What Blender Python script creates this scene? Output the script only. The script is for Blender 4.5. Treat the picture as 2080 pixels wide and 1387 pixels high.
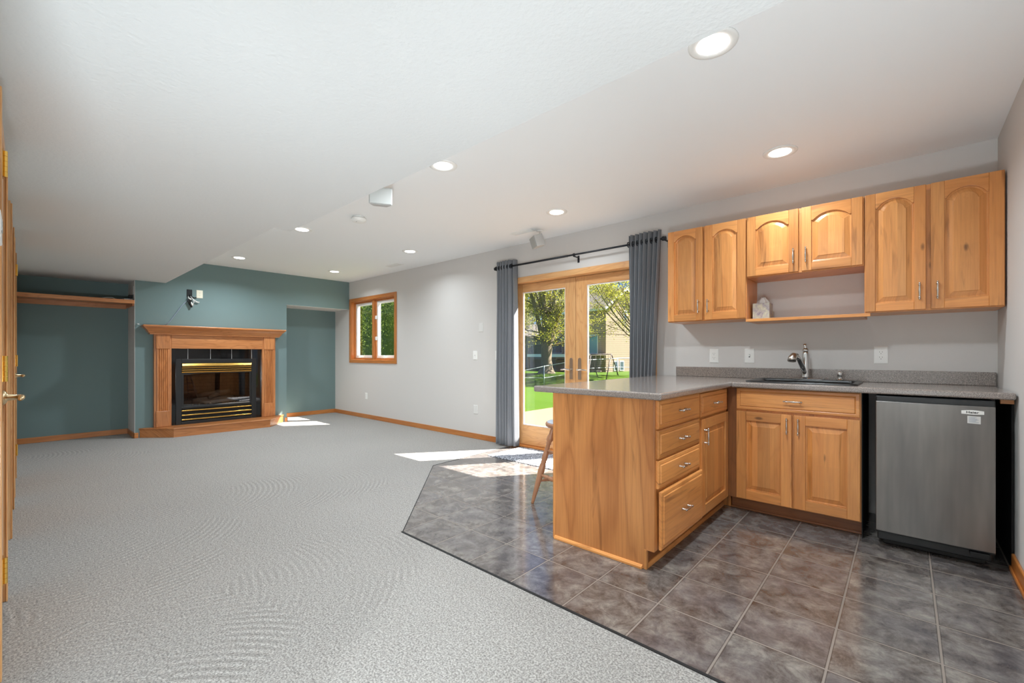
import bpy, bmesh, math, random
from mathutils import Vector, Matrix

for o in list(bpy.data.objects):
    bpy.data.objects.remove(o, do_unlink=True)
SC = bpy.context.scene
COL = SC.collection
R = math.radians

# ---------------------------------------------------------------- camera
cam_d = bpy.data.cameras.new('camera'); cam = bpy.data.objects.new('camera', cam_d); COL.objects.link(cam)
cam.location = (0, 0, 1.11); cam.rotation_euler = (R(90), 0, R(41.96))
cam_d.sensor_width = 36; cam_d.sensor_fit = 'HORIZONTAL'
cam_d.lens = 888.0 / 2080 * 36
cam_d.shift_y = (719.4 - 693.5) / 2080
cam_d.clip_start = 0.02; cam_d.clip_end = 400
SC.camera = cam

# ---------------------------------------------------------------- sky, sun, exposure
w = bpy.data.worlds.new('world'); SC.world = w; w.use_nodes = True
wn = w.node_tree; wn.nodes.clear()
tc = wn.nodes.new('ShaderNodeTexCoord'); sep = wn.nodes.new('ShaderNodeSeparateXYZ'); wn.links.new(tc.outputs['Generated'], sep.inputs[0])
rp = wn.nodes.new('ShaderNodeValToRGB'); wn.links.new(sep.outputs[2], rp.inputs[0])
for i, (p_, c_) in enumerate(((0.0, (0.52, 0.68, 0.90, 1)), (0.10, (0.20, 0.42, 0.82, 1)), (0.3, (0.10, 0.28, 0.70, 1)), (1.0, (0.05, 0.16, 0.5, 1)))):
    if i > 1: rp.color_ramp.elements.new(0.5)
    rp.color_ramp.elements[i].position = p_; rp.color_ramp.elements[i].color = c_
bg = wn.nodes.new('ShaderNodeBackground'); bg.inputs[1].default_value = 1.0
wo = wn.nodes.new('ShaderNodeOutputWorld')
wn.links.new(rp.outputs[0], bg.inputs[0]); wn.links.new(bg.outputs[0], wo.inputs[0])
sd = bpy.data.lights.new('sun', 'SUN'); sd.energy = 33.0; sd.angle = R(0.6); sd.color = (1.0, 0.95, 0.88)
so = bpy.data.objects.new('sun', sd); COL.objects.link(so)
so.rotation_euler = Vector((-0.93, -1.33, -1.86)).to_track_quat('-Z', 'Y').to_euler()
so.location = (10, 15, 20)
SC.view_settings.view_transform = 'Standard'; SC.view_settings.look = 'None'
SC.view_settings.gamma = 1; SC.view_settings.use_curve_mapping = False
SC.view_settings.exposure = 0.2
LAMP_W = 19.0        # each recessed ceiling lamp
FILL_W = 320.0  # added fill light aimed along the room
FILL2_W = 150.0  # added fill light aimed up at the kitchen ceiling
LAMP_COL = (0.835, 0.935, 1.0)

# ---------------------------------------------------------------- materials
def srgb(r, g, b):
    f = lambda c: ((c / 255) / 12.92) if c / 255 <= 0.04045 else (((c / 255) + 0.055) / 1.055) ** 2.4
    return (f(r), f(g), f(b), 1)

class NT:
    def __init__(s, name):
        s.m = bpy.data.materials.new(name); s.m.use_nodes = True
        s.t = s.m.node_tree; s.t.nodes.clear()
        s.out = s.t.nodes.new('ShaderNodeOutputMaterial')
    def n(s, typ, props=None, **ins):
        nd = s.t.nodes.new('ShaderNode' + typ)
        for k, v in (props or {}).items(): setattr(nd, k, v)
        for k, v in ins.items():
            key = int(k[1:]) if k[0] == 'i' and k[1:].isdigit() else k.replace('_', ' ')
            s.set(nd.inputs[key], v)
        return nd
    def set(s, inp, v):
        if isinstance(v, bpy.types.Node): v = v.outputs[0]
        if isinstance(v, bpy.types.NodeSocket): s.t.links.new(v, inp)
        else: inp.default_value = v
    def math(s, op, a, b=0.0, c=None):
        nd = s.t.nodes.new('ShaderNodeMath'); nd.operation = op
        s.set(nd.inputs[0], a); s.set(nd.inputs[1], b)
        if c is not None: s.set(nd.inputs[2], c)
        return nd.outputs[0]
    def mix(s, f, a, b, bt='MIX'):
        nd = s.t.nodes.new('ShaderNodeMix'); nd.data_type = 'RGBA'; nd.blend_type = bt
        s.set(nd.inputs[0], f); s.set(nd.inputs[6], a); s.set(nd.inputs[7], b)
        return nd.outputs[2]
    def xyz(s, x, y, z):
        return s.n('CombineXYZ', None, X=x, Y=y, Z=z).outputs[0]
    def ramp(s, f, stops):
        nd = s.t.nodes.new('ShaderNodeValToRGB'); s.set(nd.inputs[0], f)
        e = nd.color_ramp.elements
        while len(e) < len(stops): e.new(0.5)
        for i, (p, c) in enumerate(stops): e[i].position = p; e[i].color = c if len(c) == 4 else (*c, 1)
        return nd.outputs[0]
    def noise(s, vec, scale=5, detail=3, rough=0.5, dist=0.0):
        return s.n('TexNoise', None, Vector=vec, Scale=scale, Detail=detail, Roughness=rough, Distortion=dist).outputs[0]
    def bump(s, h, strength=0.3, dist=0.01):
        return s.n('Bump', None, Height=h, Strength=strength, Distance=dist).outputs[0]
    def bsdf(s, **ins):
        b = s.n('BsdfPrincipled', None, **ins)
        s.t.links.new(b.outputs[0], s.out.inputs[0]); return b
    def obj(s): return s.n('TexCoord').outputs['Object']

def plain(name, col, rough=0.6, metal=0.0, noise=0.0, nscale=40, bump=0.0, **kw):
    t = NT(name)
    c = col
    ins = dict(Roughness=rough, Metallic=metal, **kw)
    if noise or bump:
        nz = t.noise(t.obj(), nscale, 4, 0.6)
    if noise:
        a = tuple(x * (1 - noise) for x in col[:3]) + (1,); b = tuple(min(1, x * (1 + noise)) for x in col[:3]) + (1,)
        c = t.mix(nz, a, b)
    if bump: ins['Normal'] = t.bump(nz, bump, 0.004)
    t.bsdf(Base_Color=c, **ins)
    return t.m

def wood(name, light, mid, dark, streak=0.0, fine=0.35, rings=0.35, bands=0.0, rough=0.35, tonev=0.3, knots=False, rf=34.0, nu=1.1, nv=7.0):
    t = NT(name)
    uv = t.n('UVMap', {'uv_map': 'UVMap'}); sp = t.n('SeparateXYZ', None, Vector=uv.outputs[0])
    u, v = sp.outputs[0], sp.outputs[1]
    at = t.n('Attribute', {'attribute_name': 'tone'}); tone = t.n('SeparateXYZ', None, Vector=at.outputs['Vector']).outputs[0]
    ofs = t.math('MULTIPLY', tone, 57.0)
    if bands:
        band = t.math('FLOOR', t.math('DIVIDE', v, bands))
        wnn = t.n('TexWhiteNoise', {'noise_dimensions': '2D'}, Vector=t.xyz(band, ofs, 0)).outputs[0]
        ofs = t.math('ADD', ofs, t.math('MULTIPLY', wnn, 23.0))
    n1 = t.noise(t.xyz(t.math('MULTIPLY', u, 3.5), t.math('MULTIPLY', v, 110), ofs), 1, 4, 0.6)
    n2 = t.noise(t.xyz(t.math('MULTIPLY', u, nu), t.math('MULTIPLY', v, nv), ofs), 1, 2, 0.5, 0.4)
    ring = t.math('ABSOLUTE', t.math('SINE', t.math('MULTIPLY', n2, rf)))
    ring = t.math('POWER', t.math('SUBTRACT', 1.0, ring), 2.0)
    col = t.mix(t.ramp(n2, [(0.3, (0, 0, 0)), (0.7, (1, 1, 1))]), light, mid)
    col = t.mix(t.math('MULTIPLY', ring, rings), col, dark)
    col = t.mix(t.math('MULTIPLY', t.ramp(n1, [(0.42, (0, 0, 0)), (0.72, (1, 1, 1))]), fine), col, dark)
    if streak:
        n3 = t.noise(t.xyz(t.math('MULTIPLY', u, 1.6), t.math('MULTIPLY', v, 16), t.math('ADD', ofs, 5.5)), 1, 3, 0.6, 0.8)
        sk = t.ramp(n3, [(0.60, (0, 0, 0)), (0.72, (1, 1, 1))])
        col = t.mix(t.math('MULTIPLY', sk, streak), col, tuple(x * 0.55 for x in dark[:3]) + (1,))
    if knots:
        vo = t.n('TexVoronoi', {'feature': 'F1'}, Vector=t.xyz(t.math('MULTIPLY', u, 2.2), t.math('MULTIPLY', v, 5.5), ofs), Scale=1.0, Randomness=1.0)
        kn = t.ramp(vo.outputs['Distance'], [(0.03, (1, 1, 1)), (0.07, (0, 0, 0))])
        col = t.mix(t.math('MULTIPLY', kn, 0.75), col, (0.06, 0.02, 0.008, 1))
    src = wnn if bands else tone
    val = t.math('ADD', 1.0 - tonev / 2, t.math('MULTIPLY', src, tonev))
    col = t.n('HueSaturation', None, Hue=0.5, Saturation=1.0, Value=val, Fac=1.0, Color=col).outputs[0]
    t.bsdf(Base_Color=col, Roughness=rough, Normal=t.bump(n1, 0.08, 0.002), Coat_Weight=0.15, Coat_Roughness=0.2)
    return t.m

M = {}
HL, HM, HD = srgb(226, 158, 92), srgb(208, 136, 72), srgb(150, 82, 36)
M['hick'] = wood('hickory_frame', HL, HM, HD, 0.6, 0.3, 0.14, 0, 0.33, 0.35, True, 26.0)
M['hickp'] = wood('hickory_panel', HL, HM, HD, 0.65, 0.3, 0.16, 0.075, 0.33, 0.4, True, 22.0)
M['hickv'] = wood('hickory_veneer', srgb(214, 148, 88), srgb(200, 130, 72), srgb(138, 76, 36), 0.45, 0.3, 0.42, 0.0, 0.38, 0.05, False, 15.0, 0.9, 3.6)
M['oak'] = wood('oak_mantel', srgb(205, 138, 84), srgb(188, 118, 64), srgb(128, 70, 32), 0, 0.5, 0.35, 0, 0.35, 0.18)
M['trim'] = wood('oak_trim', srgb(208, 136, 72), srgb(192, 116, 54), srgb(140, 76, 30), 0, 0.4, 0.2, 0, 0.35, 0.15)
M['fir'] = wood('fir_door', srgb(226, 178, 124), srgb(214, 158, 100), srgb(176, 112, 62), 0, 0.3, 0.35, 0, 0.35, 0.12)
M['stoolwood'] = wood('beech', srgb(188, 138, 104), srgb(172, 120, 86), srgb(130, 84, 56), 0, 0.3, 0.1, 0, 0.4, 0.1)
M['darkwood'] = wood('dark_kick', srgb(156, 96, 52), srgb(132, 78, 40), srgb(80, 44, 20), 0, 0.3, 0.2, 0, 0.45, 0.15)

def wallpaint(name, col, b=0.06, sc=220):
    t = NT(name); nz = t.noise(t.obj(), sc, 2, 0.5)
    t.bsdf(Base_Color=col, Roughness=0.75, Normal=t.bump(nz, b, 0.003)); return t.m
M['grey'] = wallpaint('grey_paint', srgb(212, 208, 204))
M['teal'] = wallpaint('teal_paint', srgb(112, 132, 131))
M['ceil'] = wallpaint('ceiling_paint', srgb(246, 247, 247))
M['lowceil'] = wallpaint('orange_peel_ceiling', srgb(226, 227, 226), 0.6, 60)

def carpet():
    t = NT('carpet'); o = t.obj()
    sp = t.n('SeparateXYZ', None, Vector=o)
    n1 = t.noise(o, 135, 3, 0.75); n2 = t.noise(o, 48, 2, 0.6); n3 = t.noise(o, 1.4, 2, 0.5)
    # combed vacuum lanes: parallel ridges whose direction turns from patch to patch
    wo_ = t.n('VectorMath', {'operation': 'ADD'}, i0=o, i1=t.n('VectorMath', {'operation': 'SCALE'}, i0=t.n('TexNoise', None, Vector=o, Scale=2.0, Detail=1.0).outputs[1], Scale=0.25)).outputs[0]
    vo = t.n('TexVoronoi', {'feature': 'F1'}, Vector=wo_, Scale=1.25, Randomness=1.0)
    cc = t.n('SeparateXYZ', None, Vector=vo.outputs['Color'])
    loc = t.n('SeparateXYZ', None, Vector=t.n('VectorMath', {'operation': 'SUBTRACT'}, i0=o, i1=t.n('VectorMath', {'operation': 'SCALE'}, i0=vo.outputs['Position'], Scale=1.0)).outputs[0])
    a2 = t.math('MULTIPLY', cc.outputs[0], 3.1)
    ca, sa = t.math('COSINE', a2), t.math('SINE', a2)
    pu = t.math('ADD', t.math('MULTIPLY', sp.outputs[0], ca), t.math('MULTIPLY', sp.outputs[1], sa))
    pv = t.math('SUBTRACT', t.math('MULTIPLY', loc.outputs[1], ca), t.math('MULTIPLY', loc.outputs[0], sa))
    lane = t.math('ADD', pu, t.math('MULTIPLY', t.math('MULTIPLY', pv, pv), 0.7))
    lane = t.math('ADD', lane, t.math('MULTIPLY', n2, 0.006))
    lane = t.math('SINE', t.math('MULTIPLY', lane, 165.0))
    msk = t.math('MULTIPLY', t.ramp(cc.outputs[1], [(0.40, (0, 0, 0)), (0.5, (1, 1, 1))]), t.ramp(t.noise(o, 2.6, 2, 0.5), [(0.40, (0, 0, 0)), (0.56, (1, 1, 1))]))
    lane = t.math('MULTIPLY', lane, msk)
    base = t.ramp(n1, [(0.36, srgb(62, 58, 54)), (0.48, srgb(146, 141, 135)), (0.60, srgb(212, 207, 200))])
    base = t.mix(0.25, base, t.ramp(n2, [(0.35, srgb(116, 112, 108)), (0.65, srgb(190, 187, 183))]))
    base = t.mix(t.math('MULTIPLY', t.math('ADD', lane, 1.0), 0.2), base, srgb(96, 90, 84))
    base = t.mix(t.math('MULTIPLY', n3, 0.22), base, srgb(186, 181, 175))
    h = t.math('ADD', n1, t.math('MULTIPLY', lane, 0.35))
    t.bsdf(Base_Color=base, Roughness=0.95, Normal=t.bump(h, 0.6, 0.008), Sheen_Weight=0.2)
    return t.m
M['carpet'] = carpet()

def tiles():
    t = NT('slate_look_tile'); o = t.obj(); sp = t.n('SeparateXYZ', None, Vector=o)
    ux = t.math('DIVIDE', t.math('ADD', sp.outputs[0], 0.513 + 40 * 0.3062), 0.3062)
    uy = t.math('DIVIDE', t.math('ADD', sp.outputs[1], -2.195 + 40 * 0.3095), 0.3095)
    fx, fy = t.math('FRACT', ux), t.math('FRACT', uy)
    ex = t.math('MINIMUM', fx, t.math('SUBTRACT', 1.0, fx)); ey = t.math('MINIMUM', fy, t.math('SUBTRACT', 1.0, fy))
    d = t.math('MINIMUM', ex, ey)
    gr = t.ramp(d, [(0.0, (1, 1, 1)), (0.010, (1, 1, 1)), (0.014, (0, 0, 0))])
    wn_ = t.n('TexWhiteNoise', {'noise_dimensions': '2D'}, Vector=t.xyz(t.math('FLOOR', ux), t.math('FLOOR', uy), 0)).outputs[1]
    vec = t.n('VectorMath', {'operation': 'ADD'}, i0=o, i1=t.n('VectorMath', {'operation': 'SCALE'}, i0=wn_, Scale=9.0)).outputs[0]
    n1 = t.noise(vec, 10.0, 9, 0.74, 0.35); n2 = t.noise(vec, 3.0, 3, 0.6)
    c = t.ramp(n1, [(0.34, srgb(66, 58, 54)), (0.45, srgb(96, 88, 83)), (0.55, srgb(122, 115, 109)), (0.68, srgb(154, 147, 138))])
    c = t.mix(t.math('MULTIPLY', t.ramp(n2, [(0.4, (0, 0, 0)), (0.65, (1, 1, 1))]), 0.35), c, srgb(92, 90, 98))
    c = t.mix(t.math('MULTIPLY', t.ramp(d, [(0.0, (1, 1, 1)), (0.016, (1, 1, 1)), (0.024, (0, 0, 0))]), 0.75), c, srgb(50, 44, 40))     # dark tile arris
    c = t.mix(gr, c, srgb(138, 127, 118))
    h = t.math('SUBTRACT', t.math('MULTIPLY', n1, 0.25), gr)
    t.bsdf(Base_Color=c, Roughness=t.math('ADD', 0.17, t.math('MULTIPLY', gr, 0.5)), Normal=t.bump(h, 0.3, 0.002), Specular_IOR_Level=0.6, Coat_Weight=0.5, Coat_Roughness=0.1)
    return t.m
M['tile'] = tiles()

def speckle():
    t = NT('speckled_laminate'); o = t.obj()
    n = t.noise(o, 260, 3, 0.8); n2 = t.noise(o, 420, 2, 0.7)
    c = t.ramp(n, [(0.36, srgb(84, 76, 72)), (0.47, srgb(136, 126, 120)), (0.56, srgb(150, 139, 131)), (0.66, srgb(192, 180, 170))])
    c = t.mix(t.ramp(n2, [(0.60, (0, 0, 0)), (0.66, (0.7, 0.7, 0.7))]), c, srgb(66, 60, 60))
    t.bsdf(Base_Color=c, Roughness=0.25, Specular_IOR_Level=0.6, Coat_Weight=0.7, Coat_Roughness=0.12); return t.m
M['lam'] = speckle()

def steel():
    t = NT('brushed_steel'); o = t.obj(); sp = t.n('SeparateXYZ', None, Vector=o)
    n = t.noise(t.xyz(t.math('MULTIPLY', sp.outputs[0], 14), t.math('MULTIPLY', sp.outputs[1], 14), t.math('MULTIPLY', sp.outputs[2], 420)), 1, 3, 0.6)
    n2 = t.noise(t.xyz(t.math('MULTIPLY', sp.outputs[0], 9), 0, t.math('MULTIPLY', sp.outputs[2], 1.2)), 1, 3, 0.6)
    c = t.mix(n2, srgb(92, 92, 92), srgb(158, 153, 148))
    t.bsdf(Base_Color=c, Metallic=1.0, Roughness=t.math('ADD', 0.3, t.math('MULTIPLY', n, 0.15)), Normal=t.bump(n, 0.05, 0.001)); return t.m
M['steel'] = steel()

def glass(name='pane_glass', tint=(0.97, 0.972, 0.968, 1), k=1.0):
    t = NT(name); lw = t.n('LayerWeight', None, Blend=0.5)
    fr = t.math('ADD', 0.04, t.math('MULTIPLY', 0.9, t.math('POWER', lw.outputs['Facing'], 5.0)))
    tr = t.n('BsdfTransparent', None, Color=tint); gl = t.n('BsdfGlossy', None, Color=(1, 1, 1, 1), Roughness=0.0)
    mx = t.n('MixShader', None, i0=t.math('MULTIPLY', fr, k), i1=tr, i2=gl)
    t.t.links.new(mx.outputs[0], t.out.inputs[0]); return t.m
M['glass'] = glass(); M['fireglass'] = glass('fire_glass', (0.55, 0.55, 0.55, 1), 1.6)

M['white'] = plain('white_plastic', srgb(240, 239, 235), 0.4)
M['grille'] = plain('speaker_grille', srgb(172, 172, 168), 0.7)
M['plate_grey'] = plain('painted_plate', srgb(222, 220, 216), 0.5)
M['cream'] = plain('cream_plastic', srgb(236, 228, 206), 0.45)
M['slot'] = plain('dark_slot', srgb(70, 66, 62), 0.6)
M['nickel'] = plain('brushed_nickel', srgb(205, 198, 190), 0.25, 1.0)
M['chrome'] = plain('chrome', srgb(205, 205, 205), 0.12, 1.0)
M['brass'] = plain('polished_brass', srgb(226, 182, 96), 0.2, 1.0)
M['abrass'] = plain('antique_brass', srgb(214, 190, 150), 0.25, 1.0)
M['rod'] = plain('black_rod', srgb(46, 48, 52), 0.4, 0.6)
M['black'] = plain('black_enamel', srgb(26, 27, 28), 0.35)
M['blackm'] = plain('black_matte', srgb(16, 16, 16), 0.7)
M['sink'] = plain('black_composite', srgb(24, 24, 24), 0.28, 0, 0.4, 300)
M['grey_plastic'] = plain('grey_speaker', srgb(188, 188, 186), 0.5)
M['cable_grey'] = plain('grey_cable', srgb(140, 152, 170), 0.5)
M['cable_white'] = plain('white_cable', srgb(220, 220, 215), 0.5)
M['curtain'] = plain('grey_curtain_cloth', srgb(124, 127, 132), 0.9, 0, 0.12, 260, 0.3)
M['concrete'] = plain('patio_concrete', srgb(108, 91, 68), 0.9, 0, 0.10, 6, 0.3)
M['roof'] = plain('grey_shingles', srgb(98, 92, 86), 0.95, 0, 0.25, 9)
M['bark'] = plain('bark', srgb(120, 106, 86), 0.95, 0, 0.35, 5, 0.6)
def leafm(name, c1, c2, tr=0.45):
    t = NT(name); n = t.noise(t.obj(), 1.6, 3, 0.6); c = t.mix(n, c1, c2)
    d = t.n('BsdfDiffuse', None, Color=c); l = t.n('BsdfTranslucent', None, Color=c)
    mx = t.n('MixShader', None, i0=tr, i1=d, i2=l); t.t.links.new(mx.outputs[0], t.out.inputs[0]); return t.m
M['leaf'] = leafm('spring_leaves', srgb(150, 150, 44), srgb(190, 186, 84))
M['ever'] = leafm('evergreen_leaves', srgb(92, 118, 44), srgb(152, 168, 84))
M['bush'] = leafm('far_leaves', srgb(130, 132, 70), srgb(160, 160, 100))
M['galv'] = plain('galvanised_wire', srgb(176, 180, 180), 0.5, 0.4)
M['wire'] = plain('chain_link_wire', srgb(112, 116, 112), 0.6, 0.3)
M['darkmetal'] = plain('dark_swing_metal', srgb(70, 62, 56), 0.6, 0.3)
M['gran'] = None
def granite():
    t = NT('black_granite_tile'); o = t.obj(); n = t.noise(o, 60, 5, 0.8)
    c = t.ramp(n, [(0.5, srgb(14, 14, 15)), (0.64, srgb(26, 24, 23)), (0.78, srgb(92, 74, 52))])
    t.bsdf(Base_Color=c, Roughness=0.05); return t.m
M['gran'] = granite()
def brick():
    t = NT('firebrick'); o = t.obj(); sp = t.n('SeparateXYZ', None, Vector=o)
    b = t.n('TexBrick', None, Vector=t.xyz(t.math('ADD', sp.outputs[1], sp.outputs[0]), sp.outputs[2], 0), Scale=5.0, Color1=srgb(120, 92, 78), Color2=srgb(98, 74, 64), Mortar=srgb(60, 54, 50), Mortar_Size=0.02)
    t.bsdf(Base_Color=b.outputs[0], Roughness=0.9); return t.m
M['brick'] = brick()
def siding(name, c1, c2):
    t = NT(name); o = t.obj(); sp = t.n('SeparateXYZ', None, Vector=o)
    f = t.math('FRACT', t.math('DIVIDE', t.math('ADD', sp.outputs[2], 20.0), 0.19))
    t.bsdf(Base_Color=t.mix(t.ramp(f, [(0.0, (1, 1, 1)), (0.12, (1, 1, 1)), (0.2, (0, 0, 0))]), c1, c2), Roughness=0.7, Normal=t.bump(f, 0.8, 0.02)); return t.m
M['siding'] = siding('tan_siding', srgb(184, 162, 140), srgb(112, 96, 80))
M['siding2'] = siding('taupe_siding', srgb(132, 122, 110), srgb(88, 80, 70))
def grass():
    t = NT('lawn_grass'); o = t.obj(); n = t.noise(o, 2.5, 8, 0.75); n2 = t.noise(o, 40, 3, 0.7)
    c = t.mix(n, srgb(44, 76, 6), srgb(78, 102, 12)); c = t.mix(t.math('MULTIPLY', n2, 0.5), c, srgb(30, 54, 4))
    t.bsdf(Base_Color=c, Roughness=0.9, Specular_IOR_Level=0.1, Normal=t.bump(n2, 0.6, 0.03)); return t.m
M['grass'] = grass()
def rugm():
    t = NT('salt_pepper_rug'); o = t.obj(); n = t.noise(o, 110, 2, 0.8)
    c = t.ramp(n, [(0.44, srgb(40, 42, 50)), (0.52, srgb(170, 172, 180)), (0.6, srgb(226, 228, 234))])
    t.bsdf(Base_Color=c, Roughness=0.95, Normal=t.bump(n, 0.8, 0.01)); return t.m
M['rug'] = rugm()
def tissuem():
    t = NT('marbled_print_card'); o = t.obj(); n = t.noise(o, 22, 5, 0.7, 1.0)
    t.bsdf(Base_Color=t.ramp(n, [(0.32, srgb(110, 106, 128)), (0.46, srgb(176, 172, 176)), (0.6, srgb(196, 200, 178)), (0.7, srgb(220, 214, 208))]), Roughness=0.6); return t.m
M['tissue'] = tissuem()
def emis(name, col, s):
    t = NT(name); e = t.n('Emission', None, Color=col, Strength=s); t.t.links.new(e.outputs[0], t.out.inputs[0]); return t.m
M['lens'] = emis('lamp_lens', (1.0, 0.97, 0.92, 1), 9.0)

# ---------------------------------------------------------------- mesh helpers
RND = random.Random(7)
class MB:
    """collects geometry in world coordinates; build() links it as one mesh object"""
    def __init__(s):
        s.v = []; s.f = []; s.uv = []; s.tone = []; s.sm = []
    def _add(s, vs, fs, grain='z', smooth=False, tone=None):
        b = len(s.v); s.v += [tuple(v) for v in vs]
        tn = RND.random() if tone is None else tone
        ou, ov = RND.uniform(0, 20), RND.uniform(0, 20)
        g = {'x': 0, 'y': 1, 'z': 2}[grain]; oth = [i for i in range(3) if i != g]
        for f in fs:
            s.f.append([b + i for i in f]); s.sm.append(smooth)
            for i in f:
                p = vs[i]; s.uv.append((p[g] + ou, p[oth[0]] + p[oth[1]] + ov)); s.tone.append(tn)
    def box(s, x0, x1, y0, y1, z0, z1, grain='z', tone=None):
        x0, x1 = min(x0, x1), max(x0, x1); y0, y1 = min(y0, y1), max(y0, y1); z0, z1 = min(z0, z1), max(z0, z1)
        vs = [(x, y, z) for z in (z0, z1) for y in (y0, y1) for x in (x0, x1)]
        fs = [(0, 2, 3, 1), (4, 5, 7, 6), (0, 1, 5, 4), (2, 6, 7, 3), (0, 4, 6, 2), (1, 3, 7, 5)]
        s._add(vs, fs, grain, False, tone); return s
    def prism(s, pts, fn, d0, d1, grain='z', tone=None, smooth=False):
        """2D outline pts (ccw) extruded from d0 to d1; fn maps (u,v,d) to world"""
        n = len(pts); vs = [fn(u, v, d0) for u, v in pts] + [fn(u, v, d1) for u, v in pts]
        fs = [tuple(range(n))[::-1], tuple(range(n, 2 * n))] + [(i, (i + 1) % n, n + (i + 1) % n, n + i) for i in range(n)]
        s._add(vs, fs, grain, smooth, tone); return s
    def loops(s, loops, cap0=False, cap1=True, grain='z', smooth=False, tone=None, close=True):
        n = len(loops[0]); vs = [p for l in loops for p in l]; fs = []
        for k in range(len(loops) - 1):
            for i in range(n if close else n - 1):
                a = k * n + i; b = k * n + (i + 1) % n
                fs.append((a, b, b + n, a + n))
        if cap0: fs.append(tuple(range(n))[::-1])
        if cap1: fs.append(tuple(range((len(loops) - 1) * n, len(loops) * n)))
        s._add(vs, fs, grain, smooth, tone); return s
    def tube(s, pts, rads, seg=10, grain='z', caps=True, smooth=True, tone=None):
        pts = [Vector(p) for p in pts]
        if not hasattr(rads, '__len__'): rads = [rads] * len(pts)
        loops = []; up = None
        for i, p in enumerate(pts):
            a = pts[max(i - 1, 0)]; b = pts[min(i + 1, len(pts) - 1)]
            t = (b - a).normalized()
            if up is None:
                up = Vector((0, 0, 1)) if abs(t.z) < 0.9 else Vector((1, 0, 0))
            sx = t.cross(up)
            if sx.length < 1e-4: sx = t.cross(Vector((0, 1, 0)))
            sx.normalize(); up = sx.cross(t).normalized()
            loops.append([p + (sx * math.cos(2 * math.pi * k / seg) + up * math.sin(2 * math.pi * k / seg)) * rads[i] for k in range(seg)])
        return s.loops(loops, caps, caps, grain, smooth, tone)
    def lathe(s, c, prof, seg=24, axis='z', grain='z', caps=(True, True), smooth=True):
        loops = []
        for r, h in prof:
            l = []
            for k in range(seg):
                a = 2 * math.pi * k / seg; p = [r * math.cos(a), r * math.sin(a), h]
                if axis == 'y': p = [p[0], h, p[1]]
                if axis == 'x': p = [h, p[0], p[1]]
                l.append((c[0] + p[0], c[1] + p[1], c[2] + p[2]))
            loops.append(l)
        return s.loops(loops, caps[0], caps[1], grain, smooth)
    def ball(s, c, r, seg=10):
        return s.lathe(c, [(max(1e-4, r * math.sin(math.pi * k / 8)), -r * math.cos(math.pi * k / 8)) for k in range(9)], seg)
    def build(s, name, mat, parent=None, bevel=0.0, origin=None, solid=None, bseg=2):
        me = bpy.data.meshes.new(name)
        root = parent
        while root is not None and root.parent is not None: root = root.parent
        off = Vector(root.location) if root is not None else None
        if off is None:
            if origin is None:
                xs = [v[0] for v in s.v]; ys = [v[1] for v in s.v]; zs = [v[2] for v in s.v]
                origin = ((min(xs) + max(xs)) / 2, (min(ys) + max(ys)) / 2, min(zs))
            off = Vector(origin)
        me.from_pydata([tuple(Vector(v) - off) for v in s.v], [], s.f)
        ul = me.uv_layers.new(name='UVMap'); ul.data.foreach_set('uv', [c for p in s.uv for c in p])
        ca = me.attributes.new('tone', 'FLOAT_COLOR', 'CORNER')
        ca.data.foreach_set('color', [x for t in s.tone for x in (t, t, t, 1.0)])
        me.polygons.foreach_set('use_smooth', s.sm)
        bm = bmesh.new(); bm.from_mesh(me); bmesh.ops.recalc_face_normals(bm, faces=bm.faces); bm.to_mesh(me); bm.free()
        me.materials.append(mat); me.update()
        o = bpy.data.objects.new(name, me); COL.objects.link(o)
        if parent is not None: o.parent = parent
        else: o.location = off
        if solid:
            md = o.modifiers.new('Solidify', 'SOLIDIFY'); md.thickness = solid; md.offset = 0
        if bevel:
            md = o.modifiers.new('Bevel', 'BEVEL'); md.width = bevel; md.segments = bseg; md.limit_method = 'ANGLE'; md.angle_limit = R(35)
        return o

def tag(o, label=None, cat=None, group=None, kind=None):
    if label: o['label'] = label
    if cat: o['category'] = cat
    if group: o['group'] = group
    if kind: o['kind'] = kind
    return o
def thing(name, loc, label, cat, group=None):
    o = bpy.data.objects.new(name, None); COL.objects.link(o); o.location = loc; o.empty_display_size = 0.05
    return tag(o, label, cat, group)
def struct(o): o['kind'] = 'structure'; return o
def sbox(name, mat, *b, bevel=0, grain='z', origin=(0, 0, 0)):
    m = MB(); m.box(*b, grain=grain); return struct(m.build(name, mat, bevel=bevel, origin=origin))
def copy_tree(o, parent=None):
    c = o.copy(); COL.objects.link(c)
    if parent is not None: c.parent = parent
    for ch in [x for x in bpy.data.objects if x.parent == o]: copy_tree(ch, c)
    return c

# facings: (u, v, d) -> world; d is the outward direction
def face_negY(y): return lambda u, v, d: (u, y - d, v)
def face_posX(x): return lambda u, v, d: (x + d, u, v)
def face_negX(x): return lambda u, v, d: (x - d, u, v)
def face_posY(y): return lambda u, v, d: (u, y + d, v)

# ---------------------------------------------------------------- dimensions
YW = 3.96; XR = 0.42; XB = -7.57; XF = -8.11; YL = -0.075; HC = 2.425; HL_ = 2.09
XE = -1.0; YS = -3.0            # the left wall ends here; the space goes on behind the camera
WT = 0.17

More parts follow.
